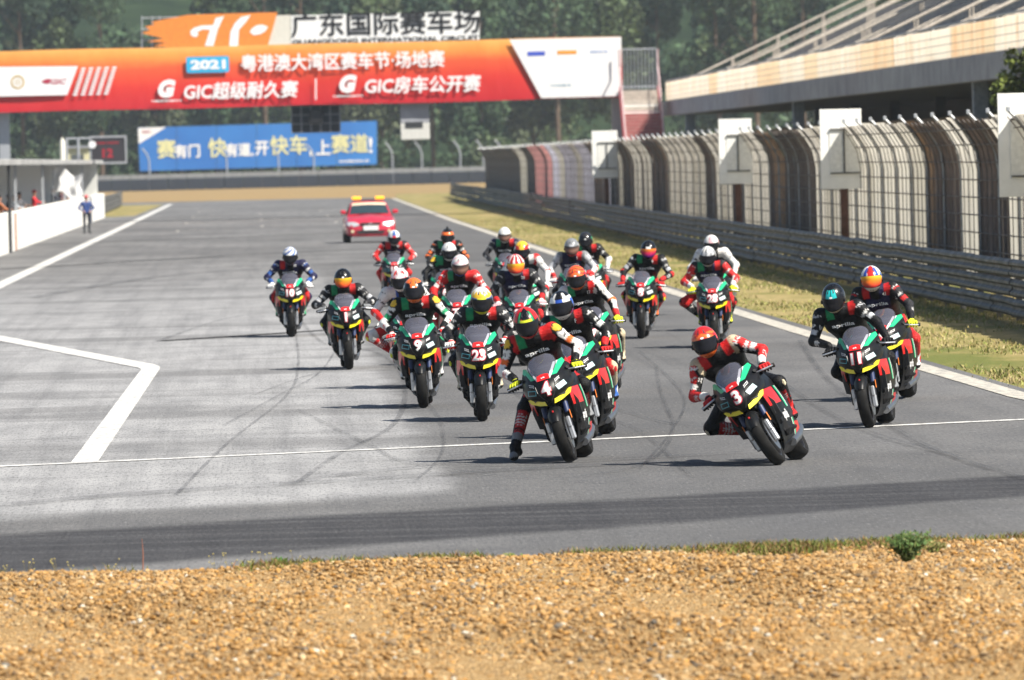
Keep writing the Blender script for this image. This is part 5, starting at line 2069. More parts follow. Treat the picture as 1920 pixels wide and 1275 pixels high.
def helmet_colors(h):
    """h: base, crown, stripe, brow, chin, side colour codes and optional pattern"""
    az, el = HAE[:, 0], HAE[:, 1]
    aa = np.abs(az)
    col = np.tile(np.array(C[h.get('base', 'K')]), (len(HAE), 1))

    def put(mask, code):
        if code:
            col[mask] = C[code]
    put((aa > 62) & (aa < 150) & (el < 30), h.get('side'))
    put(el > 42, h.get('crown'))
    put((aa < 20 + 0.2 * (el - 20)) & (el > 19) & (el < 88), h.get('stripe'))
    put((aa > 24) & (aa < 48) & (el > 22) & (el < 66), h.get('flank'))
    put((aa < 17) & (el > 19) & (el < 33), h.get('brow'))
    put((aa < 75) & (el < -30) & (el > -62), h.get('chin'))
    pat = h.get('pat')
    if pat == 'flame':
        m = (el > 14) & (el < 48) & (np.sin(np.radians(az) * 11) > -0.3 + (el - 24) * 0.05)
        put(m, 'E')
        m = (el > 48 + 8 * np.sin(np.radians(az) * 11))
        put(m, 'W')
        put((el > 14) & (el < 24) & (aa < 80), 'U')
        put((aa < 28) & (el > 14) & (el < 23), 'Y')
    if pat == 'swirl':
        m = np.sin(np.radians(az) * 5 + el * 0.16) > 0.35
        put(m & (el > 10), h.get('pc', 'A'))
    if pat == 'rays':
        m = (np.sin(np.radians(az) * 9) > 0.2) & (el > 22) & (el < 80)
        put(m, h.get('pc', 'K'))
    if pat == 'bands':
        m = np.sin((el + 0.35 * aa) * 0.30) > 0.35
        put(m & (el > 12), h.get('pc', 'R'))
    if pat == 'line':
        put((aa > 30) & (aa < 40) & (el > 14) & (el < 60), h.get('pc', 'G'))
        put((aa < 40) & (el > 15) & (el < 20), h.get('pc', 'G'))
        put((aa < 30) & (el > 22) & (el < 29), 'Y')
    if pat == 'patch':
        put((aa < 30) & (el > 22) & (el < 58) & (aa > 2), h.get('pc', 'C'))
    put((aa < 78) & (el > -32) & (el < 19), 'K')
    return col


def build_helmet(parent, h, loc, rot):
    me = fast_mesh("helmet", HV, np.array(HF), M_HELM, True, helmet_colors(h))
    o = add_object("helmet", me, parent, loc, rot)
    v = add_object("visor", VISM[h.get('visor', 'k')], o)
    for sgn in (-1, 1):
        hp_ = helmet_point(R(74 * sgn), R(-4))
        MB().lathe_x([(-0.006, 0.004), (-0.006, 0.026), (0.006, 0.022), (0.006, 0.004)], 0, 0, 14).build("visor_hinge", M_DARK, o, True, tuple(hp_ * 1.02), (0, 0, R(-8 * sgn)))
        tv = [helmet_point(R(a), R(e)) * 1.015 for a, e in ((15 * sgn, 40), (24 * sgn, 42), (22 * sgn, 60), (16 * sgn, 58))]
        add_object("top_vent", make_mesh("top_vent", tv, [(0, 1, 2, 3)], M_DARK), o)
    cv = [helmet_point(R(a), R(e)) * 1.012 for a, e in ((-14, -52), (14, -52), (17, -47), (-17, -47))]
    add_object("chin_vent", make_mesh("chin_vent", cv, [(0, 1, 2, 3)], M_DARK), o)
    sp_ = [helmet_point(R(a), R(38)) for a in (-150, -165, 180, 165, 150)]
    sq_ = [Vector(p) * 1.0 + Vector((0, -0.022, 0.012)) for p in sp_]
    MB().prism([tuple(p) for p in sp_] + [tuple(p) for p in reversed(sq_)], [tuple(Vector(p) + Vector((0, 0.0, -0.008))) for p in sp_] + [tuple(p + Vector((0, 0, -0.006))) for p in reversed(sq_)]).build("spoiler", M_DARK, o)
    if h.get('logo'):
        # oval badge on the brow
        pv = [helmet_point(R(a), R(e)) * 1.012 for a, e in [(9 * math.cos(t), 25 + 4 * math.sin(t)) for t in np.linspace(0, 6.283, 15)[:-1]]]
        add_object("brow_badge", make_mesh("brow_badge", pv, [tuple(range(14))], M_FWHT), o)
    if h.get('camera'):
        MB().box(-0.022, 0.022, -0.03, 0.03, 0.150, 0.20, 0.006).build("helmet_camera", M_DARK, o)
    return o


def ik(a, b, l1, l2, pole):
    a, b, pole = Vector(a), Vector(b), Vector(pole)
    d = b - a
    L = min(d.length, (l1 + l2) * 0.995)
    n = d.normalized()
    x = (l1 * l1 - l2 * l2 + L * L) / (2 * L)
    h = math.sqrt(max(0, l1 * l1 - x * x))
    p = pole - n * pole.dot(n)
    p.normalize()
    return a + n * x + p * h


def color_body(V, prims, suit, cx):
    """paint by the limb each point belongs to"""
    best = np.full(len(V), 1e9)
    reg = np.zeros(len(V), int)
    tt = np.zeros(len(V))
    for k, (name, side, a, b, ra, rb) in enumerate(prims):
        a_, b_ = np.array(a, float), np.array(b, float)
        ab = b_ - a_
        t = np.clip(((V - a_) @ ab) / max(1e-9, ab @ ab), 0, 1)
        d = np.linalg.norm(V - a_ - t[:, None] * ab, axis=1) - (ra + (rb - ra) * t)
        m = d < best
        best[m] = d[m]
        reg[m] = k
        tt[m] = t[m]
    col = np.zeros((len(V), 3))
    for k, (name, side, a, b, ra, rb) in enumerate(prims):
        m = reg == k
        if not m.any():
            continue
        v, t = V[m], tt[m]
        ax = np.array(a, float) + (np.array(b, float) - np.array(a, float)) * t[:, None]
        out = (v - ax)
        outw = out[:, 0] * side if side else np.zeros(len(v))
        c = np.zeros((len(v), 3))

        def get(key, default):
            return np.array(C[suit.get(key, default)])
        if name in ('torso', 'hump', 'neck'):
            c[:] = get('vest', 'K')
            xr = v[:, 0] - cx
            zc = suit['_cz']
            hi_ = v[:, 2] > zc + 0.07
            c[hi_ & (xr > 0.105)] = C[suit.get('shR', 'G')]
            c[hi_ & (xr < -0.105)] = C[suit.get('shL', 'R')]
            c[(xr > 0.14) & ~hi_] = C[suit.get('flR', 'K')]
            c[(xr < -0.14) & ~hi_] = C[suit.get('flL', 'K')]
            if name == 'neck':
                c[:] = C['K']
        elif name == 'shoulder':
            xr = v[:, 0] - cx
            c[:] = get('sh', suit.get('up', 'K'))
            inner = (np.abs(xr) < 0.17) & (np.abs(xr) > 0.085)
            c[np.abs(xr) <= 0.085] = C[suit.get('vest', 'K')]
            c[inner & (xr > 0)] = C[suit.get('shR', 'G')]
            c[inner & (xr < 0)] = C[suit.get('shL', 'R')]
        elif name == 'uparm':
            c[:] = get('up', 'K')
            c[outw < -0.012] = get('up2', suit.get('up', 'K'))
            c[t < 0.30] = get('sh', suit.get('up', 'K'))
            bd = suit.get('band')
            if bd:
                c[(t > 0.62) & (t < 0.80) & (outw > -0.02)] = C[bd]
            lg = C['W'] if sum(C[suit.get('up', 'K')]) < 1.0 else C['K']
            c[(t > 0.42) & (t < 0.54) & (out[:, 1] > 0.02) & (np.sin(out[:, 0] * 420 + t * 60) > -0.2)] = lg
            em = suit.get('emblem')
            if em:
                s0 = np.array(a, float) + np.array([side * 0.05, 0.05, 0.0])
                dd = np.linalg.norm(v - s0, axis=1)
                c[dd < 0.062] = C['K']
                c[dd < 0.048] = C[em]
        elif name == 'forearm':
            c[:] = get('fo', 'K')
            c[outw < -0.008] = get('fo2', suit.get('fo', 'K'))
            lg = C['W'] if sum(C[suit.get('fo', 'K')]) < 1.0 else C['R']
            c[(t > 0.30) & (t < 0.60) & (outw > 0.0) & (np.abs(out[:, 2]) < 0.03) & (np.sin(t * 75) > -0.1)] = lg
            c[t > 0.72] = get('cuff', suit.get('fo', 'K'))
            c[t < 0.12] = get('elb', suit.get('fo', 'K'))
        elif name == 'thigh':
            c[:] = get('th', 'K')
            c[outw > 0.03] = get('th2', suit.get('th', 'K'))
            c[t > 0.80] = get('kn', suit.get('th', 'K'))
        elif name == 'shin':
            c[:] = get('shn', 'K')
            c[t < 0.22] = get('kn', suit.get('shn', 'K'))
            c[outw > 0.03] = get('shn2', suit.get('shn', 'K'))
            c[(t > 0.35) & (t < 0.75) & (out[:, 1] > 0.03) & (np.sin(t * 60) > 0.2)] = C['W']
        elif name in ('pelvis',):
            c[:] = get('th', 'K')
        col[m] = c
    return col


def glove_geom(side, wrist):
    """hand closed round the grip: palm, four fingers, thumb; local bike space"""
    g0, g1 = Vector((side * 0.262, 0.432, 0.872)), Vector((side * 0.372, 0.394, 0.857))
    ax = (g1 - g0).normalized()
    fwd = Vector((0, 1, 0)) - ax * ax.y
    fwd.normalize()
    up = Vector((0, 0, 1)) - ax * ax.z
    up.normalize()

    def P(s, f, u):
        return tuple(g0 + ax * (s * (g1 - g0).length) + fwd * f + up * u)
    prims = [(P(0.12, -0.030, 0.030), P(0.88, -0.030, 0.030), 0.022, 0.021), (P(0.15, 0.004, 0.038), P(0.86, 0.002, 0.038), 0.016, 0.015), (tuple(Vector(wrist)), P(0.5, -0.045, 0.022), 0.036, 0.028)]
    fing = []
    for s, L, r in ((0.10, 0.95, 0.0115), (0.36, 1.05, 0.012), (0.62, 1.0, 0.0115), (0.88, 0.85, 0.0105)):
        fing += [(P(s, 0.008, 0.038), P(s, 0.040 * L, 0.020), r + 0.001, r), (P(s, 0.040 * L, 0.020), P(s, 0.038 * L, -0.014), r, r), (P(s, 0.038 * L, -0.014), P(s, 0.008, -0.030), r, r * 0.9)]
    thumb = [(P(-0.02, -0.040, 0.015), P(-0.12, -0.020, -0.018), 0.014, 0.013), (P(-0.12, -0.020, -0.018), P(0.02, 0.016, -0.032), 0.013, 0.011)]
    return prims, fing, thumb


def build_glove(parent, side, wrist, c1, c2):
    prims, fing, thumb = glove_geom(side, wrist)

    def fn(Pt):
        d = None
        for a, b, ra, rb in prims:
            q = seg_d(Pt, a, b, ra, rb)
            d = q if d is None else smin(d, q, 0.018)
        for a, b, ra, rb in fing + thumb:
            d = smin(d, seg_d(Pt, a, b, ra, rb), 0.004)
        return d
    al = np.array([p for a, b, _, _ in prims + fing + thumb for p in (a, b)])
    V, Q = surface_net(fn, al.min(0) - 0.045, al.max(0) + 0.045, 0.0075)
    col = np.tile(np.array(C[c1]), (len(V), 1))
    kn = np.array([f[0] for f in fing[::3]] + [f[1] for f in fing[::3]])
    dk = np.min(np.linalg.norm(V[:, None] - kn[None], axis=2), axis=1)
    col[dk < 0.021] = C[c2]
    dw = np.linalg.norm(V - np.array(wrist), axis=1)
    col[dw < 0.04] = C[c2]
    return add_object("glove", fast_mesh("glove", V, Q, M_GLOVE, True, col), parent)


def build_boot(parent, ankle, knee, fwd, c1, c2):
    ankle, knee, fwd = Vector(ankle), Vector(knee), Vector(fwd).normalized()
    sh = (knee - ankle).normalized()
    dn = Vector((0, 0, -1))
    heel = ankle + dn * 0.062 - fwd * 0.045
    ball = ankle + dn * 0.072 + fwd * 0.115
    toe = ankle + dn * 0.070 + fwd * 0.185
    pr = [(ankle + sh * 0.20, ankle, 0.060, 0.050), (ankle, heel, 0.048, 0.036), (ankle + fwd * 0.03, ball, 0.046, 0.038), (ball, toe, 0.038, 0.028), (heel, ball, 0.036, 0.036)]
    cal = Vector((-fwd.y, fwd.x, 0))

    def fn(Pt):
        d = None
        for a, b, ra, rb in pr:
            q = seg_d(Pt, a, b, ra, rb)
            d = q if d is None else smin(d, q, 0.025)
        return d
    al = np.array([tuple(p) for a, b, _, _ in pr for p in (a, b)])
    V, Q = surface_net(fn, al.min(0) - 0.075, al.max(0) + 0.075, 0.013)
    col = np.tile(np.array(C[c1]), (len(V), 1))
    t = (V - np.array(ankle)) @ np.array(sh)
    f = (V - np.array(ankle)) @ np.array(fwd)
    col[(t > 0.06) & (t < 0.15)] = C[c2]
    col[(f > 0.13)] = C[c2]
    col[V[:, 2] < ankle.z - 0.092] = C['K']
    return add_object("boot", fast_mesh("boot", V, Q, M_BOOT, True, col), parent)


def body_sdf(prims, k=0.045):
    def fn(Pt):
        d = None
        for name, side, a, b, ra, rb in prims:
            q = seg_d(Pt, a, b, ra, rb)
            d = q if d is None else smin(d, q, k if name in ('torso', 'hump', 'shoulder', 'pelvis', 'neck') else 0.03)
        return d
    return fn


def front_project(fn, xs, zs, y0=0.55, y1=-0.2, eps=0.006):
    """first hit of the body surface seen from the front"""
    ys = np.linspace(y0, y1, 110)
    Pt = np.stack([np.repeat(xs[:, None], 110, 1), np.repeat(ys[None], len(xs), 0), np.repeat(zs[:, None], 110, 1)], -1)
    D = fn(Pt.reshape(-1, 3)).reshape(len(xs), 110)
    hit = np.argmax(D < eps, axis=1)
    ok = (D < eps).any(axis=1)
    return ys[hit], ok


def build_rider(M, r):
    """M: local bike frame; r: rider description"""
    Mi = M.inverted()
    root = empty("person")
    root.matrix_world = M
    # head from where its helmet is seen
    o = Mi @ Vector((0, 0, EYE))
    far = Mi @ (Vector((0, 0, EYE)) + ray(*r['helm']))
    hy = r.get('hy', 0.19)
    t = (hy - o.y) / (far.y - o.y)
    head = o + (far - o) * t
    hx, hz = head.x, head.z - 0.0
    lean = r['lean']
    hip_x = r.get('hip', 0.45) * hx
    hip = Vector((hip_x, -0.30 - 0.03, 0.93))
    neck = Vector((hx * 0.95, hy - 0.12, hz - 0.135))
    sp = neck - hip
    if sp.length > 0.60:
        hip = neck - sp.normalized() * 0.60
    chest = hip.lerp(neck, 0.66)
    belly = hip.lerp(neck, 0.33) + Vector((0, -0.035, 0.0))
    # shoulder line, square to the bike but following the sideways lean
    side_dir = Vector((1, 0, -0.35 * (neck.x - hip.x) / max(0.3, sp.length) * 1.0)).normalized()
    cz = chest.z
    sh = {}
    for s in (1, -1):
        sh[s] = neck + Vector((0, -0.02, -0.012)) + side_dir * (s * 0.195)
    hand = {s: Vector((s * 0.315, 0.395, 0.885)) for s in (1, -1)}
    wrist = {s: hand[s] + (sh[s] - hand[s]).normalized() * 0.065 + Vector((s * 0.012, -0.015, 0.012)) for s in (1, -1)}
    prims = []
    prims.append(('pelvis', 0, tuple(hip + Vector((-0.085, 0, -0.02))), tuple(hip + Vector((0.085, 0, -0.02))), 0.125, 0.125))
    for s in (-1, 1):
        prims.append(('torso', s, tuple(hip + Vector((s * 0.06, 0.0, 0.06))), tuple(belly + Vector((s * 0.065, 0.02, 0))), 0.115, 0.108))
        prims.append(('torso', s, tuple(belly + Vector((s * 0.065, 0.02, 0))), tuple(chest + side_dir * (s * 0.098) + Vector((0, 0.015, 0.01))), 0.112, 0.134))
    prims.append(('shoulder', 0, tuple(sh[-1]), tuple(sh[1]), 0.072, 0.072))
    prims.append(('hump', 0, tuple(chest + Vector((0, -0.11, 0.06))), tuple(neck + Vector((0, -0.09, 0.03))), 0.06, 0.055))
    prims.append(('neck', 0, tuple(neck + Vector((0, -0.01, -0.03))), tuple(neck.lerp(head, 0.55)), 0.070, 0.062))
    leg = r.get('legs', {})
    knees, ankles = {}, {}
    for s in (1, -1):
        e = ik(sh[s], wrist[s], 0.30, 0.275, Vector((s * 0.85, -0.25, -0.60)))
        prims.append(('uparm', s, tuple(sh[s]), tuple(e), 0.068, 0.052))
        prims.append(('uparm', s, tuple(sh[s] + Vector((s * 0.015, 0, 0.012))), tuple(sh[s].lerp(e, 0.28) + Vector((s * 0.012, 0.01, 0.012))), 0.070, 0.062))
        prims.append(('forearm', s, tuple(e), tuple(wrist[s]), 0.055, 0.041))
        L = leg.get(s, {})
        hj = hip + Vector((s * 0.105, 0.03, -0.03))
        an = Vector(L['ankle']) if 'ankle' in L else Vector((s * 0.205, -0.335, 0.465))
        if 'foot_px' in L:
            fx, fy, dY = L['foot_px']
            w = aty(fx, fy, (M @ Vector((0, 0.2, 0))).y + dY)
            an = Mi @ w
        pole = Vector(L.get('pole', (s * 0.36, 1.0, 0.15)))
        kn = ik(hj, an, 0.44, 0.43, pole)
        knees[s], ankles[s] = kn, an
        prims.append(('thigh', s, tuple(hj), tuple(kn), 0.095, 0.066))
        prims.append(('shin', s, tuple(kn), tuple(kn.lerp(an, 0.70)), 0.070, 0.058))
    suit = dict(r['suit'])
    suit['_cz'] = cz
    fn = body_sdf(prims)
    al = np.array([p for _, _, a, b, _, _ in prims for p in (a, b)])
    V, Q = surface_net(fn, al.min(0) - 0.15, al.max(0) + 0.15, 0.0165)
    col = color_body(V, prims, suit, float(chest.x))
    add_object("suit", fast_mesh("suit", V, Q, M_SUIT, True, col), root)
    g1, g2 = suit.get('gl', 'KK')
    b1, b2 = suit.get('bo', 'KW')
    for s in (1, -1):
        build_glove(root, s, tuple(wrist[s]), g1, g2)
        L = leg.get(s, {})
        build_boot(root, ankles[s], knees[s], Vector(L.get('fwd', (s * 0.12, 1, -0.12))), b1, b2)
        ks = suit.get('slider')
        if ks:
            d = (knees[s] - (hip + Vector((s * 0.105, 0.03, -0.03)))).normalized()
            c = knees[s] + Vector((s * 0.045, 0.035, -0.02))
            pv = [(c.x + v[0] * 0.022, c.y + v[1] * 0.032, c.z + v[2] * 0.046) for v in ICO_V]
            MB().add(pv, ICO_F.tolist()).build("knee_slider", mat("knee_slider_" + ks, C[ks], 0.5), root, True)
    hr = r.get('hroll', -0.42 * lean)
    build_helmet(root, r['h'], head + Vector((0, 0, 0.0)), (R(r.get('hpitch', -14)), R(hr), R(r.get('hyaw', 0))))
    # bib lettering
    if r.get('bib', True):
        for s_, dx, dz, h_, w_ in (("aprilia", 0.01, 0.0, 0.052, 0.25), (r.get('bibn', ''), -0.085, 0.12, 0.042, None)):
            if not s_:
                continue
            V2, Fs = text_mesh(s_, 0.03)
            e = V2.max(0) - V2.min(0)
            k = h_ / e[1]
            kx = w_ / e[0] if w_ else k * 0.9
            zc = chest.z - 0.045 + dz
            xs = chest.x + dx - V2[:, 0] * kx
            zs = zc + V2[:, 1] * k - (V2[:, 0] * kx) * 0.0
            ys, ok = front_project(fn, xs, zs)
            if ok.all():
                add_object("bib_lettering", make_mesh("bib_lettering", np.stack([xs, ys, zs], 1), Fs, M_TXTW), root)
    return root


# ---- the field: each rider with the motorcycle under him
GB = "race motorcycles in the pack"
GR = "riders in the pack"
FIELD = [
    dict(n="4", c=(1072, 867), lean=17, yaw=-6.0, helm=(987, 606), hpitch=-20, hyaw=6, hip=0.5,
         h=dict(base='R', stripe='K', crown='R', flank='K', side='R', chin='R', pat='line'),
         suit=dict(up='W', up2='K', fo='W', fo2='K', sh='R', emblem='E', th='R', th2='K', kn='K', shn='R', shn2='K', gl='KY', bo='KA', band='O', cuff='K'), bibn="",
         legs={1: dict(foot_px=(966, 838, 0.0), pole=(1.0, 0.5, 0.1), fwd=(0.25, 1, -0.1))},
         lab="rider in red and black helmet trailing one leg beside the number 4 motorcycle", mlab="black race motorcycle number 4 leaning, nearest the middle of the track"),
    dict(n="3", c=(1465, 872), lean=31, yaw=-9.0, helm=(1322, 642), hpitch=-10, hyaw=2, hroll=-16, hip=0.7,
         h=dict(base='O', crown='R', side='R', brow=None, chin='O', pat='bands', pc='R', logo=True),
         suit=dict(up='R', up2='K', fo='R', fo2='K', sh='L', cuff='W', band='W', th='K', kn='K', shn='R', shn2='K', gl='KR', bo='KR', slider='L', shL='R', shR='R'), bib=False,
         legs={1: dict(pole=(1.0, 0.45, -0.30)), -1: dict(pole=(-0.45, 1.0, 0.25))},
         lab="rider in red leathers and orange helmet hanging off the most leaned motorcycle", mlab="black race motorcycle number 3 leaned furthest over at the front right"),
    dict(n="11", c=(1632, 802), lean=9, yaw=-8, helm=(1563, 559), hpitch=-24, hyaw=-4,
         h=dict(base='K', side='D', pat='patch', pc='C', chin='L', logo=True),
         suit=dict(up='K', fo='K', sh='K', cuff='K', band='S', th='K', kn='K', shn='K', gl='KK', bo='KA'),
         lab="rider in all black leathers with turquoise patch on dark helmet, on number 11", mlab="black race motorcycle number 11 at the right of the front group"),
    dict(n="41", c=(1672, 752), lean=6, yaw=-9, helm=(1634, 523), hpitch=-8, hyaw=6,
         h=dict(base='W', stripe='R', side='U', chin='W', flank='B', visor='o'),
         suit=dict(up='D', fo='D', sh='K', cuff='K', band='R', vest='N', shR='R', th='R', kn='R', shn='R', gl='YY', bo='RW', slider='R'), bibn="41",
         lab="rider in navy bib and red, white and blue helmet with orange visor, rightmost", mlab="black race motorcycle half hidden behind number 11, rightmost of the field"),
    dict(n="23", c=(905, 790), lean=2, yaw=0, helm=(903, 564), hpitch=-16, hyaw=0,
         h=dict(base='E', chin='Y', pat='flame', side='U'),
         suit=dict(up='D', fo='K', sh='D', cuff='K', band='W', th='K', kn='K', shn='K', gl='RW', bo='KL', slider='Y'), bibn="41",
         lab="rider in black with a flame patterned yellow, white and blue helmet, on number 23", mlab="upright black race motorcycle number 23 in the front group"),
    dict(n="9", c=(795, 765), lean=4, yaw=-1.0, helm=(776, 545), hpitch=-8,
         h=dict(base='K', crown='O', stripe='O', brow='O', side='S', chin='O', logo=True),
         suit=dict(up='W', up2='K', fo='W', fo2='K', sh='K', emblem='E', band='G', cuff='K', th='K', th2='G', kn='K', shn='W', gl='WR', bo='KW', slider='Y'), bibn="9",
         lab="rider in black, green and white with yellow shoulder emblems and orange helmet, on number 9", mlab="black race motorcycle number 9 left of number 23"),
    dict(n="5", c=(778, 728), lean=7, yaw=-2, helm=(750, 525), hpitch=-14, hip=0.8,
         h=dict(base='W', crown='W', side='R', pat='swirl', pc='P', flank='R'),
         suit=dict(up='W', fo='R', sh='W', cuff='R', vest='B', th='R', kn='W', shn='R', gl='RW', bo='RR', slider='Y', shR='W'),
         legs={1: dict(pole=(1.0, 0.3, -0.1))},
         lab="rider in white and red leathers with knee out, half hidden behind number 9", mlab="race motorcycle almost hidden behind number 9"),
    dict(n="1", c=(655, 693), lean=2.5, yaw=1.0, helm=(643, 524), hpitch=-14,
         h=dict(base='K', side='K', visor='o', logo=True),
         suit=dict(up='D', fo='K', sh='K', cuff='D', band='S', th='K', kn='K', shn='K', gl='KA', bo='KA', slider='Y'),
         lab="rider in black with orange mirrored visor on number 1, second from the left", mlab="black race motorcycle number 1, second from the left of the field"),
    dict(n="10", c=(547, 632), lean=0.5, yaw=0, helm=(544, 480), hpitch=-18,
         h=dict(base='W', side='U', pat='swirl', pc='U', chin='N'),
         suit=dict(up='N', fo='N', sh='N', cuff='U', band='U', vest='N', shR='R', shL='N', th='R', kn='R', shn='N', gl='WW', bo='YG'), bibn="10",
         lab="rider in blue leathers and white helmet, leftmost of the field", mlab="leftmost race motorcycle of the field, upright"),
    dict(n="7", c=(1112, 822), lean=12, yaw=-7, helm=(1053, 573), hpitch=-10, hyaw=-3,
         h=dict(base='W', crown='K', stripe='K', brow='B', side='B', chin='W', flank='W'),
         suit=dict(up='K', fo='K', fo2='K', sh='K', cuff='R', band='W', th='K', kn='R', shn='L', gl='KR', bo='WU', slider='R'), bibn="F",
         lab="rider in black with white, blue and black helmet and white chin, behind number 4", mlab="black race motorcycle close behind number 4"),
    dict(n="17", c=(1132, 738), lean=9, yaw=-6, helm=(1081, 521), hpitch=-16,
         h=dict(base='O', crown='O', side='R', chin='O', pat='bands', pc='R', logo=True),
         suit=dict(up='W', up2='K', fo='W', fo2='K', sh='W', elb='O', cuff='R', th='K', kn='K', shn='L', gl='YY', bo='LL'), bibn="17",
         lab="rider with orange red helmet, white sleeves and yellow gloves in mid pack", mlab="race motorcycle in mid pack under the rider with white sleeves and yellow gloves"),
    dict(n="28", c=(983, 686), lean=3, yaw=-1, helm=(967, 497), hpitch=-14,
         h=dict(base='R', crown='R', pat='rays', pc='W', side='W', visor='o', chin='W'),
         suit=dict(up='D', fo='D', sh='D', elb='R', cuff='R', vest='N', shR='N', shL='R', flR='N', th='K', kn='R', shn='K', gl='WP', bo='KW'), bibn="28",
         lab="rider in navy bib with red and white helmet and orange visor in mid pack", mlab="race motorcycle under the navy bib rider behind number 23"),
    dict(n="77", c=(862, 684), lean=1, yaw=1, helm=(863, 498), hpitch=-20,
         h=dict(base='W', crown='W', side='S', chin='B', pat='swirl', pc='P', visor='f'),
         suit=dict(up='R', fo='R', sh='R', band='W', cuff='R', th='K', kn='R', shn='R', gl='WW', bo='RW'),
         lab="rider in red sleeves with white helmet and blue chin left of mid pack", mlab="race motorcycle under the red sleeved rider, left of the middle of the pack"),
    dict(n="6", c=(836, 632), lean=0, yaw=2, helm=(842, 472), hpitch=-16,
         h=dict(base='W', side='S', pat='swirl', pc='S'),
         suit=dict(up='K', fo='K', sh='G', emblem='E', th='K', kn='K', shn='K', gl='KW', bo='KW'),
         lab="rider in black and green with plain white helmet, just below the orange helmet", mlab="race motorcycle mostly hidden behind the red sleeved rider with white helmet"),
    dict(n="12", c=(838, 590), lean=0, yaw=2, helm=(839, 444), hpitch=-10,
         h=dict(base='O', crown='K', brow='O', side='O', camera=True),
         suit=dict(up='K', fo='K', sh='K', elb='O', band='O', th='K', kn='K', shn='K', gl='KW', bo='KW'),
         lab="rider in black with orange arm bands and a small camera on the helmet", mlab="hindmost hidden race motorcycle left of the middle"),
    dict(n="8", c=(949, 578), lean=-1, yaw=-1, helm=(946, 441), hpitch=-16,
         h=dict(base='W', crown='W', side='W', chin='W', visor='f'),
         suit=dict(up='D', fo='D', sh='N', th='K', kn='K', shn='K', gl='KA', bo='KK'),
         lab="rider in dark leathers with a plain bright white helmet near the back", mlab="race motorcycle near the back under the rider with bright white helmet"),
    dict(n="15", c=(995, 638), lean=2, yaw=-3, helm=(979, 470), hpitch=-16,
         h=dict(base='R', crown='E', side='W', stripe='E'),
         suit=dict(up='W', fo='W', sh='R', elb='R', cuff='W', th='K', kn='W', shn='K', gl='WW', bo='KW', shL='W'),
         lab="rider in white leathers with yellow and red helmet, half hidden in mid pack", mlab="race motorcycle hidden behind the navy bib rider with red and white helmet"),
    dict(n="21", c=(1077, 622), lean=1, yaw=-1, helm=(1072, 464), hpitch=-16,
         h=dict(base='A', crown='A', side='S', chin='R', visor='f', brow='S'),
         suit=dict(up='S', fo='W', sh='A', elb='R', cuff='R', vest='N', shR='N', flR='N', th='K', kn='K', shn='K', gl='RW', bo='KW'), bibn="1",
         lab="rider in navy bib with grey helmet and white sleeves towards the back", mlab="race motorcycle under the grey helmeted rider with white sleeves"),
    dict(n="31", c=(1112, 600), lean=2, yaw=-2, helm=(1098, 451), hpitch=-16,
         h=dict(base='K', side='G', crown='D', logo=True),
         suit=dict(up='K', fo='W', sh='K', th='K', kn='R', shn='K', gl='WA', bo='KK'),
         lab="rider with black and green helmet half hidden behind the grey helmet", mlab="race motorcycle partly hidden behind the grey helmeted rider"),
    dict(n="8", c=(1202, 635), lean=-1, yaw=-2, helm=(1216, 469), hpitch=-14,
         h=dict(base='K', side='K', visor='r', logo=True, brow='W'),
         suit=dict(up='D', fo='K', sh='K', band='S', elb='R', cuff='R', vest='K', th='R', kn='K', shn='R', gl='KR', bo='RO', slider='Y'), bibn="8",
         lab="rider in black with red visor and yellow knee sliders near the grass", mlab="upright race motorcycle near the right edge line, ridden alone by the red visored rider"),
    dict(n="28", c=(1341, 652), lean=1.5, yaw=-2, helm=(1327, 481), hpitch=-18,
         h=dict(base='S', crown='W', side='S', pat='rays', pc='A'),
         suit=dict(up='R', fo='R', fo2='W', sh='D', cuff='W', vest='N', th='R', kn='R', shn='K', gl='YY', bo='KY', slider='R'), bibn="",
         legs={1: dict(pole=(1.0, 0.7, -0.1))},
         lab="rider in red leathers with silver helmet and yellow gloves near the grass", mlab="race motorcycle number 28 near the right edge line"),
    dict(n="18", c=(1346, 620), lean=1, yaw=-2, helm=(1334, 458), hpitch=-14,
         h=dict(base='W', crown='W', side='P', stripe='P'),
         suit=dict(up='W', fo='W', sh='W', th='W', kn='W', shn='W', gl='WW', bo='WW', shR='W', shL='W', vest='K'),
         lab="rider in white leathers with white and pink helmet behind the silver helmet", mlab="race motorcycle hidden behind number 28"),
    dict(n="10", c=(742, 575), lean=0.5, yaw=1, helm=(739, 446), hpitch=-20,
         h=dict(base='W', stripe='U', side='U', brow='R', flank='W'),
         suit=dict(up='R', fo='R', sh='D', elb='W', cuff='R', vest='N', shR='R', th='R', kn='R', shn='R', gl='KK', bo='RK'), bibn="10",
         lab="rider in red with blue and white helmet just in front of the red car", mlab="race motorcycle just in front of the red car"),
]
for i, r in enumerate(FIELD):
    cpt = at(*r['c'])
    yaw = math.pi + R(r['yaw']) - math.atan2(cpt.x, cpt.y) * 0.85
    rot = Euler((0, R(r['lean']), yaw), 'XYZ')
    loc = Vector((cpt.x, cpt.y, 0.07 * (1 - math.cos(R(r['lean']))))) - rot.to_matrix() @ Vector((0, FWY, 0))
    b = BIKE if i == 0 else copy_tree(BIKE0)
    if i == 0:
        BIKE0 = copy_tree(BIKE)          # untouched pattern for the copies, removed below
    b.location = loc
    b.rotation_euler = rot
    tag(b, r['mlab'], "motorcycle", GB)
    Mx = Matrix.Translation(loc) @ rot.to_matrix().to_4x4()
    bike_number(b, r['n'])
    pr = build_rider(Mx, r)
    tag(pr, r['lab'], "person", GR)
for ob in [BIKE0] + list(BIKE0.children_recursive):
    bpy.data.objects.remove(ob)

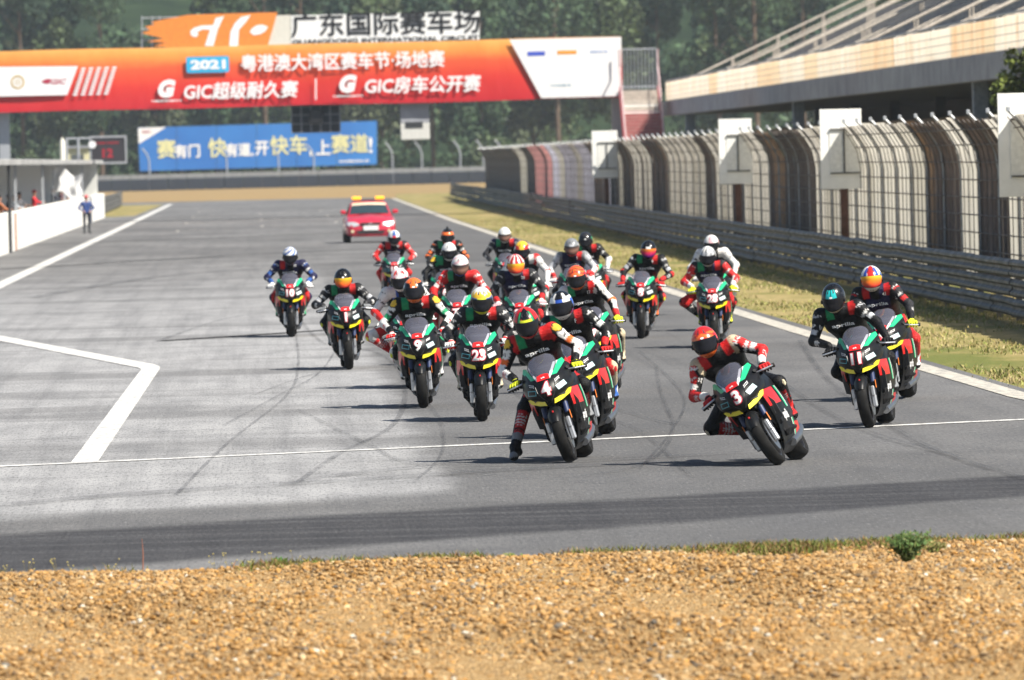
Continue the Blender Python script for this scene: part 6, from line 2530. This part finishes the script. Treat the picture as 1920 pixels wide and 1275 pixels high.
# ================================================================== SAFETY CAR
M_CRED = mat("car_paint_red", (0.55, 0.022, 0.05), 0.28, coat=0.8, vary=0.06)
M_CGLS = mat("car_glass", (0.03, 0.05, 0.06), 0.06, vary=0.1)
M_CHRM = mat("car_chrome", (0.65, 0.66, 0.68), 0.15, 0.95)
M_CBLK = mat("car_black_trim", (0.02, 0.02, 0.022), 0.5)
cp = at(694, 455)
car = empty("car", (cp.x, cp.y + 2.0, 0), (0, 0, math.pi + R(1.0)))
tag(car, "red safety car with two amber roof beacons following the motorcycles", "car")


def car_sec(y, w, z0, z1, crown=0.06, tuck=0.08):
    pts = []
    for x, z in ((-0.80, z0), (-1.0 + tuck * 0.3, z0 + 0.10), (-1.0, (z0 + z1) * 0.45), (-0.98, z1 - 0.14), (-0.90, z1 - 0.04), (-0.6, z1), (0, z1 + crown),
                 (0.6, z1), (0.90, z1 - 0.04), (0.98, z1 - 0.14), (1.0, (z0 + z1) * 0.45), (1.0 - tuck * 0.3, z0 + 0.10), (0.80, z0)):
        pts.append((x * w, y, z))
    return pts


MB().loft([car_sec(2.18, 0.62, 0.34, 0.60, 0.02), car_sec(2.12, 0.78, 0.24, 0.68, 0.02), car_sec(1.98, 0.86, 0.22, 0.76, 0.03), car_sec(1.75, 0.90, 0.22, 0.86, 0.05), car_sec(1.3, 0.915, 0.22, 0.94, 0.06),
           car_sec(0.8, 0.92, 0.22, 1.00, 0.06), car_sec(-1.2, 0.92, 0.22, 1.00, 0.05), car_sec(-1.9, 0.90, 0.24, 0.98, 0.04), car_sec(-2.2, 0.80, 0.32, 0.90, 0.03)]).build("body", M_CRED, car, True)
cab = []
for y, w0, w1, z1 in ((0.85, 0.80, 0.78, 1.03), (0.25, 0.80, 0.66, 1.42), (-0.3, 0.80, 0.635, 1.50), (-1.1, 0.80, 0.63, 1.48), (-1.75, 0.80, 0.66, 1.28), (-2.0, 0.78, 0.74, 1.0)):
    cab.append([(-w0, y, 0.96), (-w1, y, z1 - 0.05), (-w1 * 0.85, y, z1 - 0.01), (0, y, z1 + 0.015), (w1 * 0.85, y, z1 - 0.01), (w1, y, z1 - 0.05), (w0, y, 0.96)])
MB().loft(cab).build("cabin", M_CRED, car, True)
ws = MB().grid([[(-0.70 + 1.40 * t, 0.86 - 0.03 * (2 * t - 1) ** 2, 1.045 + 0.02 * (1 - (2 * t - 1) ** 2)) for t in np.linspace(0, 1, 9)],
                [(-0.60 + 1.20 * t, 0.355 - 0.03 * (2 * t - 1) ** 2, 1.365 + 0.02 * (1 - (2 * t - 1) ** 2)) for t in np.linspace(0, 1, 9)]])
ws = MB()
rows = []
for k in range(6):
    s = k / 5
    rows.append([((-0.715 + 0.11 * s) + (1.43 - 0.22 * s) * t, 0.885 - 0.60 * s - 0.05 * (2 * t - 1) ** 2, 1.035 + 0.375 * s + 0.028 * (1 - (2 * t - 1) ** 2)) for t in np.linspace(0, 1, 11)])
MB().grid(rows).build("windscreen", M_CGLS, car, True)
rows2 = [[(p[0] * 1.0, p[1] + 0.012, p[2] + 0.004) for p in rows[4]], [(p[0], p[1] + 0.012, p[2] + 0.004) for p in rows[5]]]
MB().grid(rows2).build("sun_strip", mat("sun_strip_cream", (0.78, 0.62, 0.45), 0.4), car)
for s in (-1, 1):
    MB().grid([[(s * 0.808, 0.55, 1.02), (s * 0.808, -1.6, 1.02)], [(s * 0.672, 0.10, 1.36), (s * 0.664, -1.35, 1.38)]]).build("side_window", M_CGLS, car)
    MB().box(s * 0.80, s * 0.86, 0.50, 0.62, 1.01, 1.06).build("mirror_arm", M_CBLK, car)
    MB().box(min(s * 0.84, s * 1.04), max(s * 0.84, s * 1.04), 0.50, 0.64, 1.03, 1.18, 0.035).build("mirror", M_CRED, car)
    hl = MB().prism([(s * 0.42, 2.20, 0.62), (s * 0.62, 2.17, 0.59), (s * 0.82, 2.06, 0.62), (s * 0.85, 1.98, 0.75), (s * 0.66, 2.06, 0.77), (s * 0.45, 2.16, 0.715)],
                    [(s * 0.42, 1.98, 0.66), (s * 0.62, 1.94, 0.63), (s * 0.78, 1.81, 0.66), (s * 0.80, 1.72, 0.76), (s * 0.66, 1.83, 0.775), (s * 0.45, 1.95, 0.735)]).build("headlight", mat("headlight_glass", (0.72, 0.74, 0.76), 0.12, 0.3), car)
    MB().lathe_x([(-0.02, 0.01), (-0.02, 0.055), (0.02, 0.055), (0.02, 0.01)], 0, 0, 16).build("fog_lamp", mat("fog_glass", (0.75, 0.70, 0.45), 0.2), car, True, (s * 0.66, 2.17, 0.42), (0, 0, math.pi / 2))
    for y in (1.35, -1.35):
        w = MB().lathe_x([(-0.10, 0.20), (-0.105, 0.28), (-0.085, 0.325), (0.085, 0.325), (0.105, 0.28), (0.10, 0.20)], 0, 0, 28).build("wheel", M_TYRE, car, True, (s * 0.81, y, 0.325))
        MB().lathe_x([(-0.09, 0.02), (-0.09, 0.205), (0.09, 0.205), (0.09, 0.02)], 0, 0, 24).build("rim", M_ALU, w)
MB().prism([(-0.38, 2.20, 0.73), (0.38, 2.20, 0.73), (0.31, 2.215, 0.635), (-0.31, 2.215, 0.635)], [(-0.36, 2.05, 0.72), (0.36, 2.05, 0.72), (0.30, 2.05, 0.64), (-0.30, 2.05, 0.64)]).build("grille", M_CBLK, car)
MB().box(-0.07, 0.07, 2.215, 2.235, 0.66, 0.73, 0.008).build("grille_badge", M_CHRM, car)
MB().box(-0.27, 0.27, 2.21, 2.24, 0.45, 0.61, 0.006).build("number_plate", M_TXTW, car)
MB().prism([(-0.52, 2.20, 0.44), (0.52, 2.20, 0.44), (0.44, 2.21, 0.33), (-0.44, 2.21, 0.33)], [(-0.52, 2.0, 0.44), (0.52, 2.0, 0.44), (0.44, 2.0, 0.34), (-0.44, 2.0, 0.34)]).build("lower_grille", M_CBLK, car)
MB().box(-0.58, 0.58, 0.0 - 0.36, 0.0 - 0.26, 1.515, 1.545, 0.008).build("beacon_bar", M_CBLK, car)


def beacon_mat():
    n = NT("amber_beacon")
    n.col((0.85, 0.38, 0.03, 1))
    n.rough(0.2)
    n.b.inputs["Emission Color"].default_value = (1.0, 0.45, 0.03, 1)
    n.b.inputs["Emission Strength"].default_value = 0.7
    return n.m


for s in (-1, 1):
    MB().box(s * 0.42 - 0.17, s * 0.42 + 0.17, -0.40, -0.22, 1.546, 1.66, 0.03).build("beacon", beacon_mat(), car)

# ================================================================== PEOPLE ON FOOT
SKIN = (0.42, 0.24, 0.16)


def stand_person(loc, rotz, top, legs_c, headgear, label, pose='hips', group=None, h=1.72, shoes=(0.02, 0.02, 0.02), sleeves=True):
    root = empty("person", loc, (0, 0, rotz))
    tag(root, label, "person", group)
    s_ = h / 1.75
    pr = []

    def add(nm, side, a, b, ra, rb):
        pr.append((nm, side, tuple(np.array(a) * s_), tuple(np.array(b) * s_), ra * s_, rb * s_))
    for s in (-1, 1):
        hj, kn, an = (s * 0.10, 0, 0.92), (s * 0.115, 0.02, 0.50), (s * 0.12, -0.02, 0.09)
        add('leg', s, hj, kn, 0.090, 0.060)
        add('leg', s, kn, an, 0.060, 0.042)
        add('shoe', s, (s * 0.12, -0.04, 0.045), (s * 0.135, 0.15, 0.038), 0.042, 0.036)
        add('top', s, (s * 0.06, 0, 1.0), (s * 0.10, 0, 1.32), 0.105, 0.105)
        sh = Vector((s * 0.19, 0, 1.40))
        if pose == 'hips':
            ha = Vector((s * 0.16, 0.08, 1.0))
            el = ik(sh, ha, 0.29, 0.27, Vector((s, -0.3, 0)))
        elif pose == 'lean':
            ha = Vector((s * 0.24, 0.38, 1.20))
            el = ik(sh, ha, 0.29, 0.27, Vector((s, -0.3, -0.6)))
        elif pose == 'wave' and s == 1:
            ha = Vector((s * 0.34, 0.28, 1.78))
            el = ik(sh, ha, 0.29, 0.27, Vector((s, 0.4, -0.4)))
        else:
            ha = Vector((s * 0.26, 0.10, 0.90))
            el = ik(sh, ha, 0.29, 0.27, Vector((s, -0.5, 0)))
        add('top', s, sh, el, 0.062, 0.048)
        add('top' if sleeves else 'skin', s, el, el.lerp(ha, 0.85), 0.046, 0.036)
        add('skin', s, el.lerp(ha, 0.9), ha, 0.036, 0.034)
        d = (ha - el).normalized()
        for q in (-0.02, -0.007, 0.007, 0.02):
            add('skin', s, ha + Vector((0, q, 0)), ha + d * 0.08 + Vector((0, q * 1.2, -0.01)), 0.011, 0.009)
        add('skin', s, ha + Vector((0, 0.03, 0)), ha + d * 0.045 + Vector((0, 0.05, 0)), 0.012, 0.010)
        add('skin', s, (s * 0.078, 0.01, 1.60), (s * 0.084, 0.0, 1.63), 0.014, 0.014)
    add('top', 0, (-0.17, 0, 1.39), (0.17, 0, 1.39), 0.072, 0.072)
    add('skin', 0, (0, 0.0, 1.42), (0, 0.01, 1.56), 0.052, 0.052)
    add('skin', 0, (0, 0.02, 1.58), (0, 0.01, 1.66), 0.076, 0.088)
    add('skin', 0, (0, 0.095, 1.615), (0, 0.112, 1.60), 0.014, 0.016)
    fn = body_sdf(pr, 0.04)
    al = np.array([p for _, _, a, b, _, _ in pr for p in (a, b)])
    V, Q = surface_net(fn, al.min(0) - 0.12, al.max(0) + 0.12, 0.022)
    best = np.full(len(V), 1e9)
    col = np.zeros((len(V), 3))
    cm = dict(leg=legs_c, shoe=shoes, top=top, skin=SKIN)
    for nm, side, a, b, ra, rb in pr:
        d = seg_d(V, a, b, ra, rb)
        m = d < best
        best[m] = d[m]
        col[m] = cm[nm]
    eye = np.minimum(np.linalg.norm(V - np.array([0.034, 0.092, 1.645]) * s_, axis=1), np.linalg.norm(V - np.array([-0.034, 0.092, 1.645]) * s_, axis=1))
    col[eye < 0.018] = (0.03, 0.02, 0.02)
    add_object("body", fast_mesh("body", V, Q, M_BOOT, True, col), root)
    # cap or hair
    hm = MB()
    rows = []
    for i in range(7):
        e = R(8 + 82 * i / 6)
        rows.append([(math.cos(a) * math.cos(e) * 0.098 * s_, (0.005 + math.sin(a) * math.cos(e) * 0.106) * s_, (1.655 + math.sin(e) * 0.105) * s_) for a in np.linspace(0, 2 * math.pi, 19)])
    hm.grid(rows)
    if headgear[0] == 'cap':
        hm.prism([(-0.07 * s_, 0.09 * s_, 1.68 * s_), (0.07 * s_, 0.09 * s_, 1.68 * s_), (0.05 * s_, 0.18 * s_, 1.67 * s_), (-0.05 * s_, 0.18 * s_, 1.67 * s_)],
                 [(-0.07 * s_, 0.09 * s_, 1.67 * s_), (0.07 * s_, 0.09 * s_, 1.67 * s_), (0.05 * s_, 0.18 * s_, 1.66 * s_), (-0.05 * s_, 0.18 * s_, 1.66 * s_)])
    hm.build(headgear[0], mat("headgear_%d_%d" % (int(headgear[1][0] * 99), int(headgear[1][2] * 99)), headgear[1], 0.7), root, True)
    return root


p = at(163, 438)
stand_person((p.x, p.y, 0.0), R(200), (0.03, 0.06, 0.20), (0.02, 0.022, 0.03), ('cap', (0.60, 0.03, 0.05)), "marshal in navy shirt and red cap standing on the track by the pit wall", 'hips')
BLK, REDC = (0.02, 0.02, 0.022), (0.55, 0.03, 0.04)
crowd = [(8, 300, (0.02, 0.02, 0.03), ('hair', BLK), "person in black behind the pit wall at the left edge"),
         (17, 306, (0.55, 0.50, 0.45), ('hair', BLK), "person in beige behind the pit wall near the left edge"),
         (29, 314, (0.45, 0.16, 0.07), ('hair', BLK), "person in orange brown behind the pit wall by the dark downpipe"),
         (47, 326, (0.10, 0.10, 0.11), ('cap', (0.05, 0.05, 0.06)), "person in dark clothes just right of the dark downpipe"),
         (56, 335, (0.52, 0.58, 0.64), ('hair', BLK), "person in pale blue behind the pit wall"),
         (67, 345, (0.12, 0.12, 0.13), ('hair', BLK), "person in charcoal behind the pit wall left of the one in red"),
         (89, 365, REDC, ('cap', REDC), "person in red behind the pit wall beside the white flag"),
         (124, 405, (0.06, 0.06, 0.08), ('hair', BLK), "person in dark clothes right of the white flag"),
         (131, 418, (0.10, 0.05, 0.06), ('cap', REDC), "person in dark top and red cap at the right of the crowd"),
         ]
for px, Y, top, hg, lab in crowd:
    x = -9.42 - random.uniform(0, 0.2)
    stand_person((x, Y, 0.297), R(-90 + random.uniform(-25, 25)), top, (0.03, 0.03, 0.05), hg, lab, 'lean', h=random.uniform(1.66, 1.80))
fl = empty("flag", (-9.0, 392, 0.3))
tag(fl, "large white flag held out over the pit wall", "flag")
P = []
for i in range(11):
    row = []
    for j in range(13):
        u, v = i / 10, j / 12
        row.append((0.1 + 0.9 * v * 0.25 + 0.10 * math.sin(5 * u + 3 * v), -0.7 + 1.1 * v + 0.05 * math.sin(7 * u), 2.45 - 0.9 * u - 0.45 * v + 0.10 * math.sin(6 * v + u)))
    P.append(row)
Pb = [[(p[0] + 0.008, p[1] + 0.004, p[2]) for p in r_] for r_ in P]
P2 = [[(-0.25 + 1.25 * j / 12 + 0.05 * math.sin(i), 0.12 * math.sin(j * 0.9 + i * 0.3), 2.55 - 1.15 * i / 10 + 0.22 * math.sin(j * 0.5) - 0.10 * j / 12) for j in range(13)] for i in range(11)]
P2b = [[(p[0], p[1] + 0.01, p[2]) for p in r_] for r_ in P2]
MB().grid(P2).grid(P2b).build("cloth", mat("flag_cloth", (0.82, 0.82, 0.82), 0.8, vary=0.03), fl, True)
MB().tube([(-0.30, 0.02, 0.0), (-0.27, 0.02, 2.7)], 0.02, 8).build("pole", M_POLE, fl)

# ================================================================== HAZE
hz = MB().box(-2100, 2100, -80, 2080, -1.2, 95)
hm_ = bpy.data.materials.new("haze_air")
hm_.use_nodes = True
ht = hm_.node_tree
ht.nodes.remove(ht.nodes["Principled BSDF"])
pv = ht.nodes.new("ShaderNodeVolumePrincipled")
pv.inputs["Color"].default_value = (0.72, 0.86, 1.0, 1)
pv.inputs["Density"].default_value = 0.00009
pv.inputs["Anisotropy"].default_value = 0.2
ht.links.new(pv.outputs[0], ht.nodes["Material Output"].inputs["Volume"])
hz_o = hz.build("haze", hm_)
tag(hz_o, "thin pale haze over the whole circuit", "haze", kind='stuff')
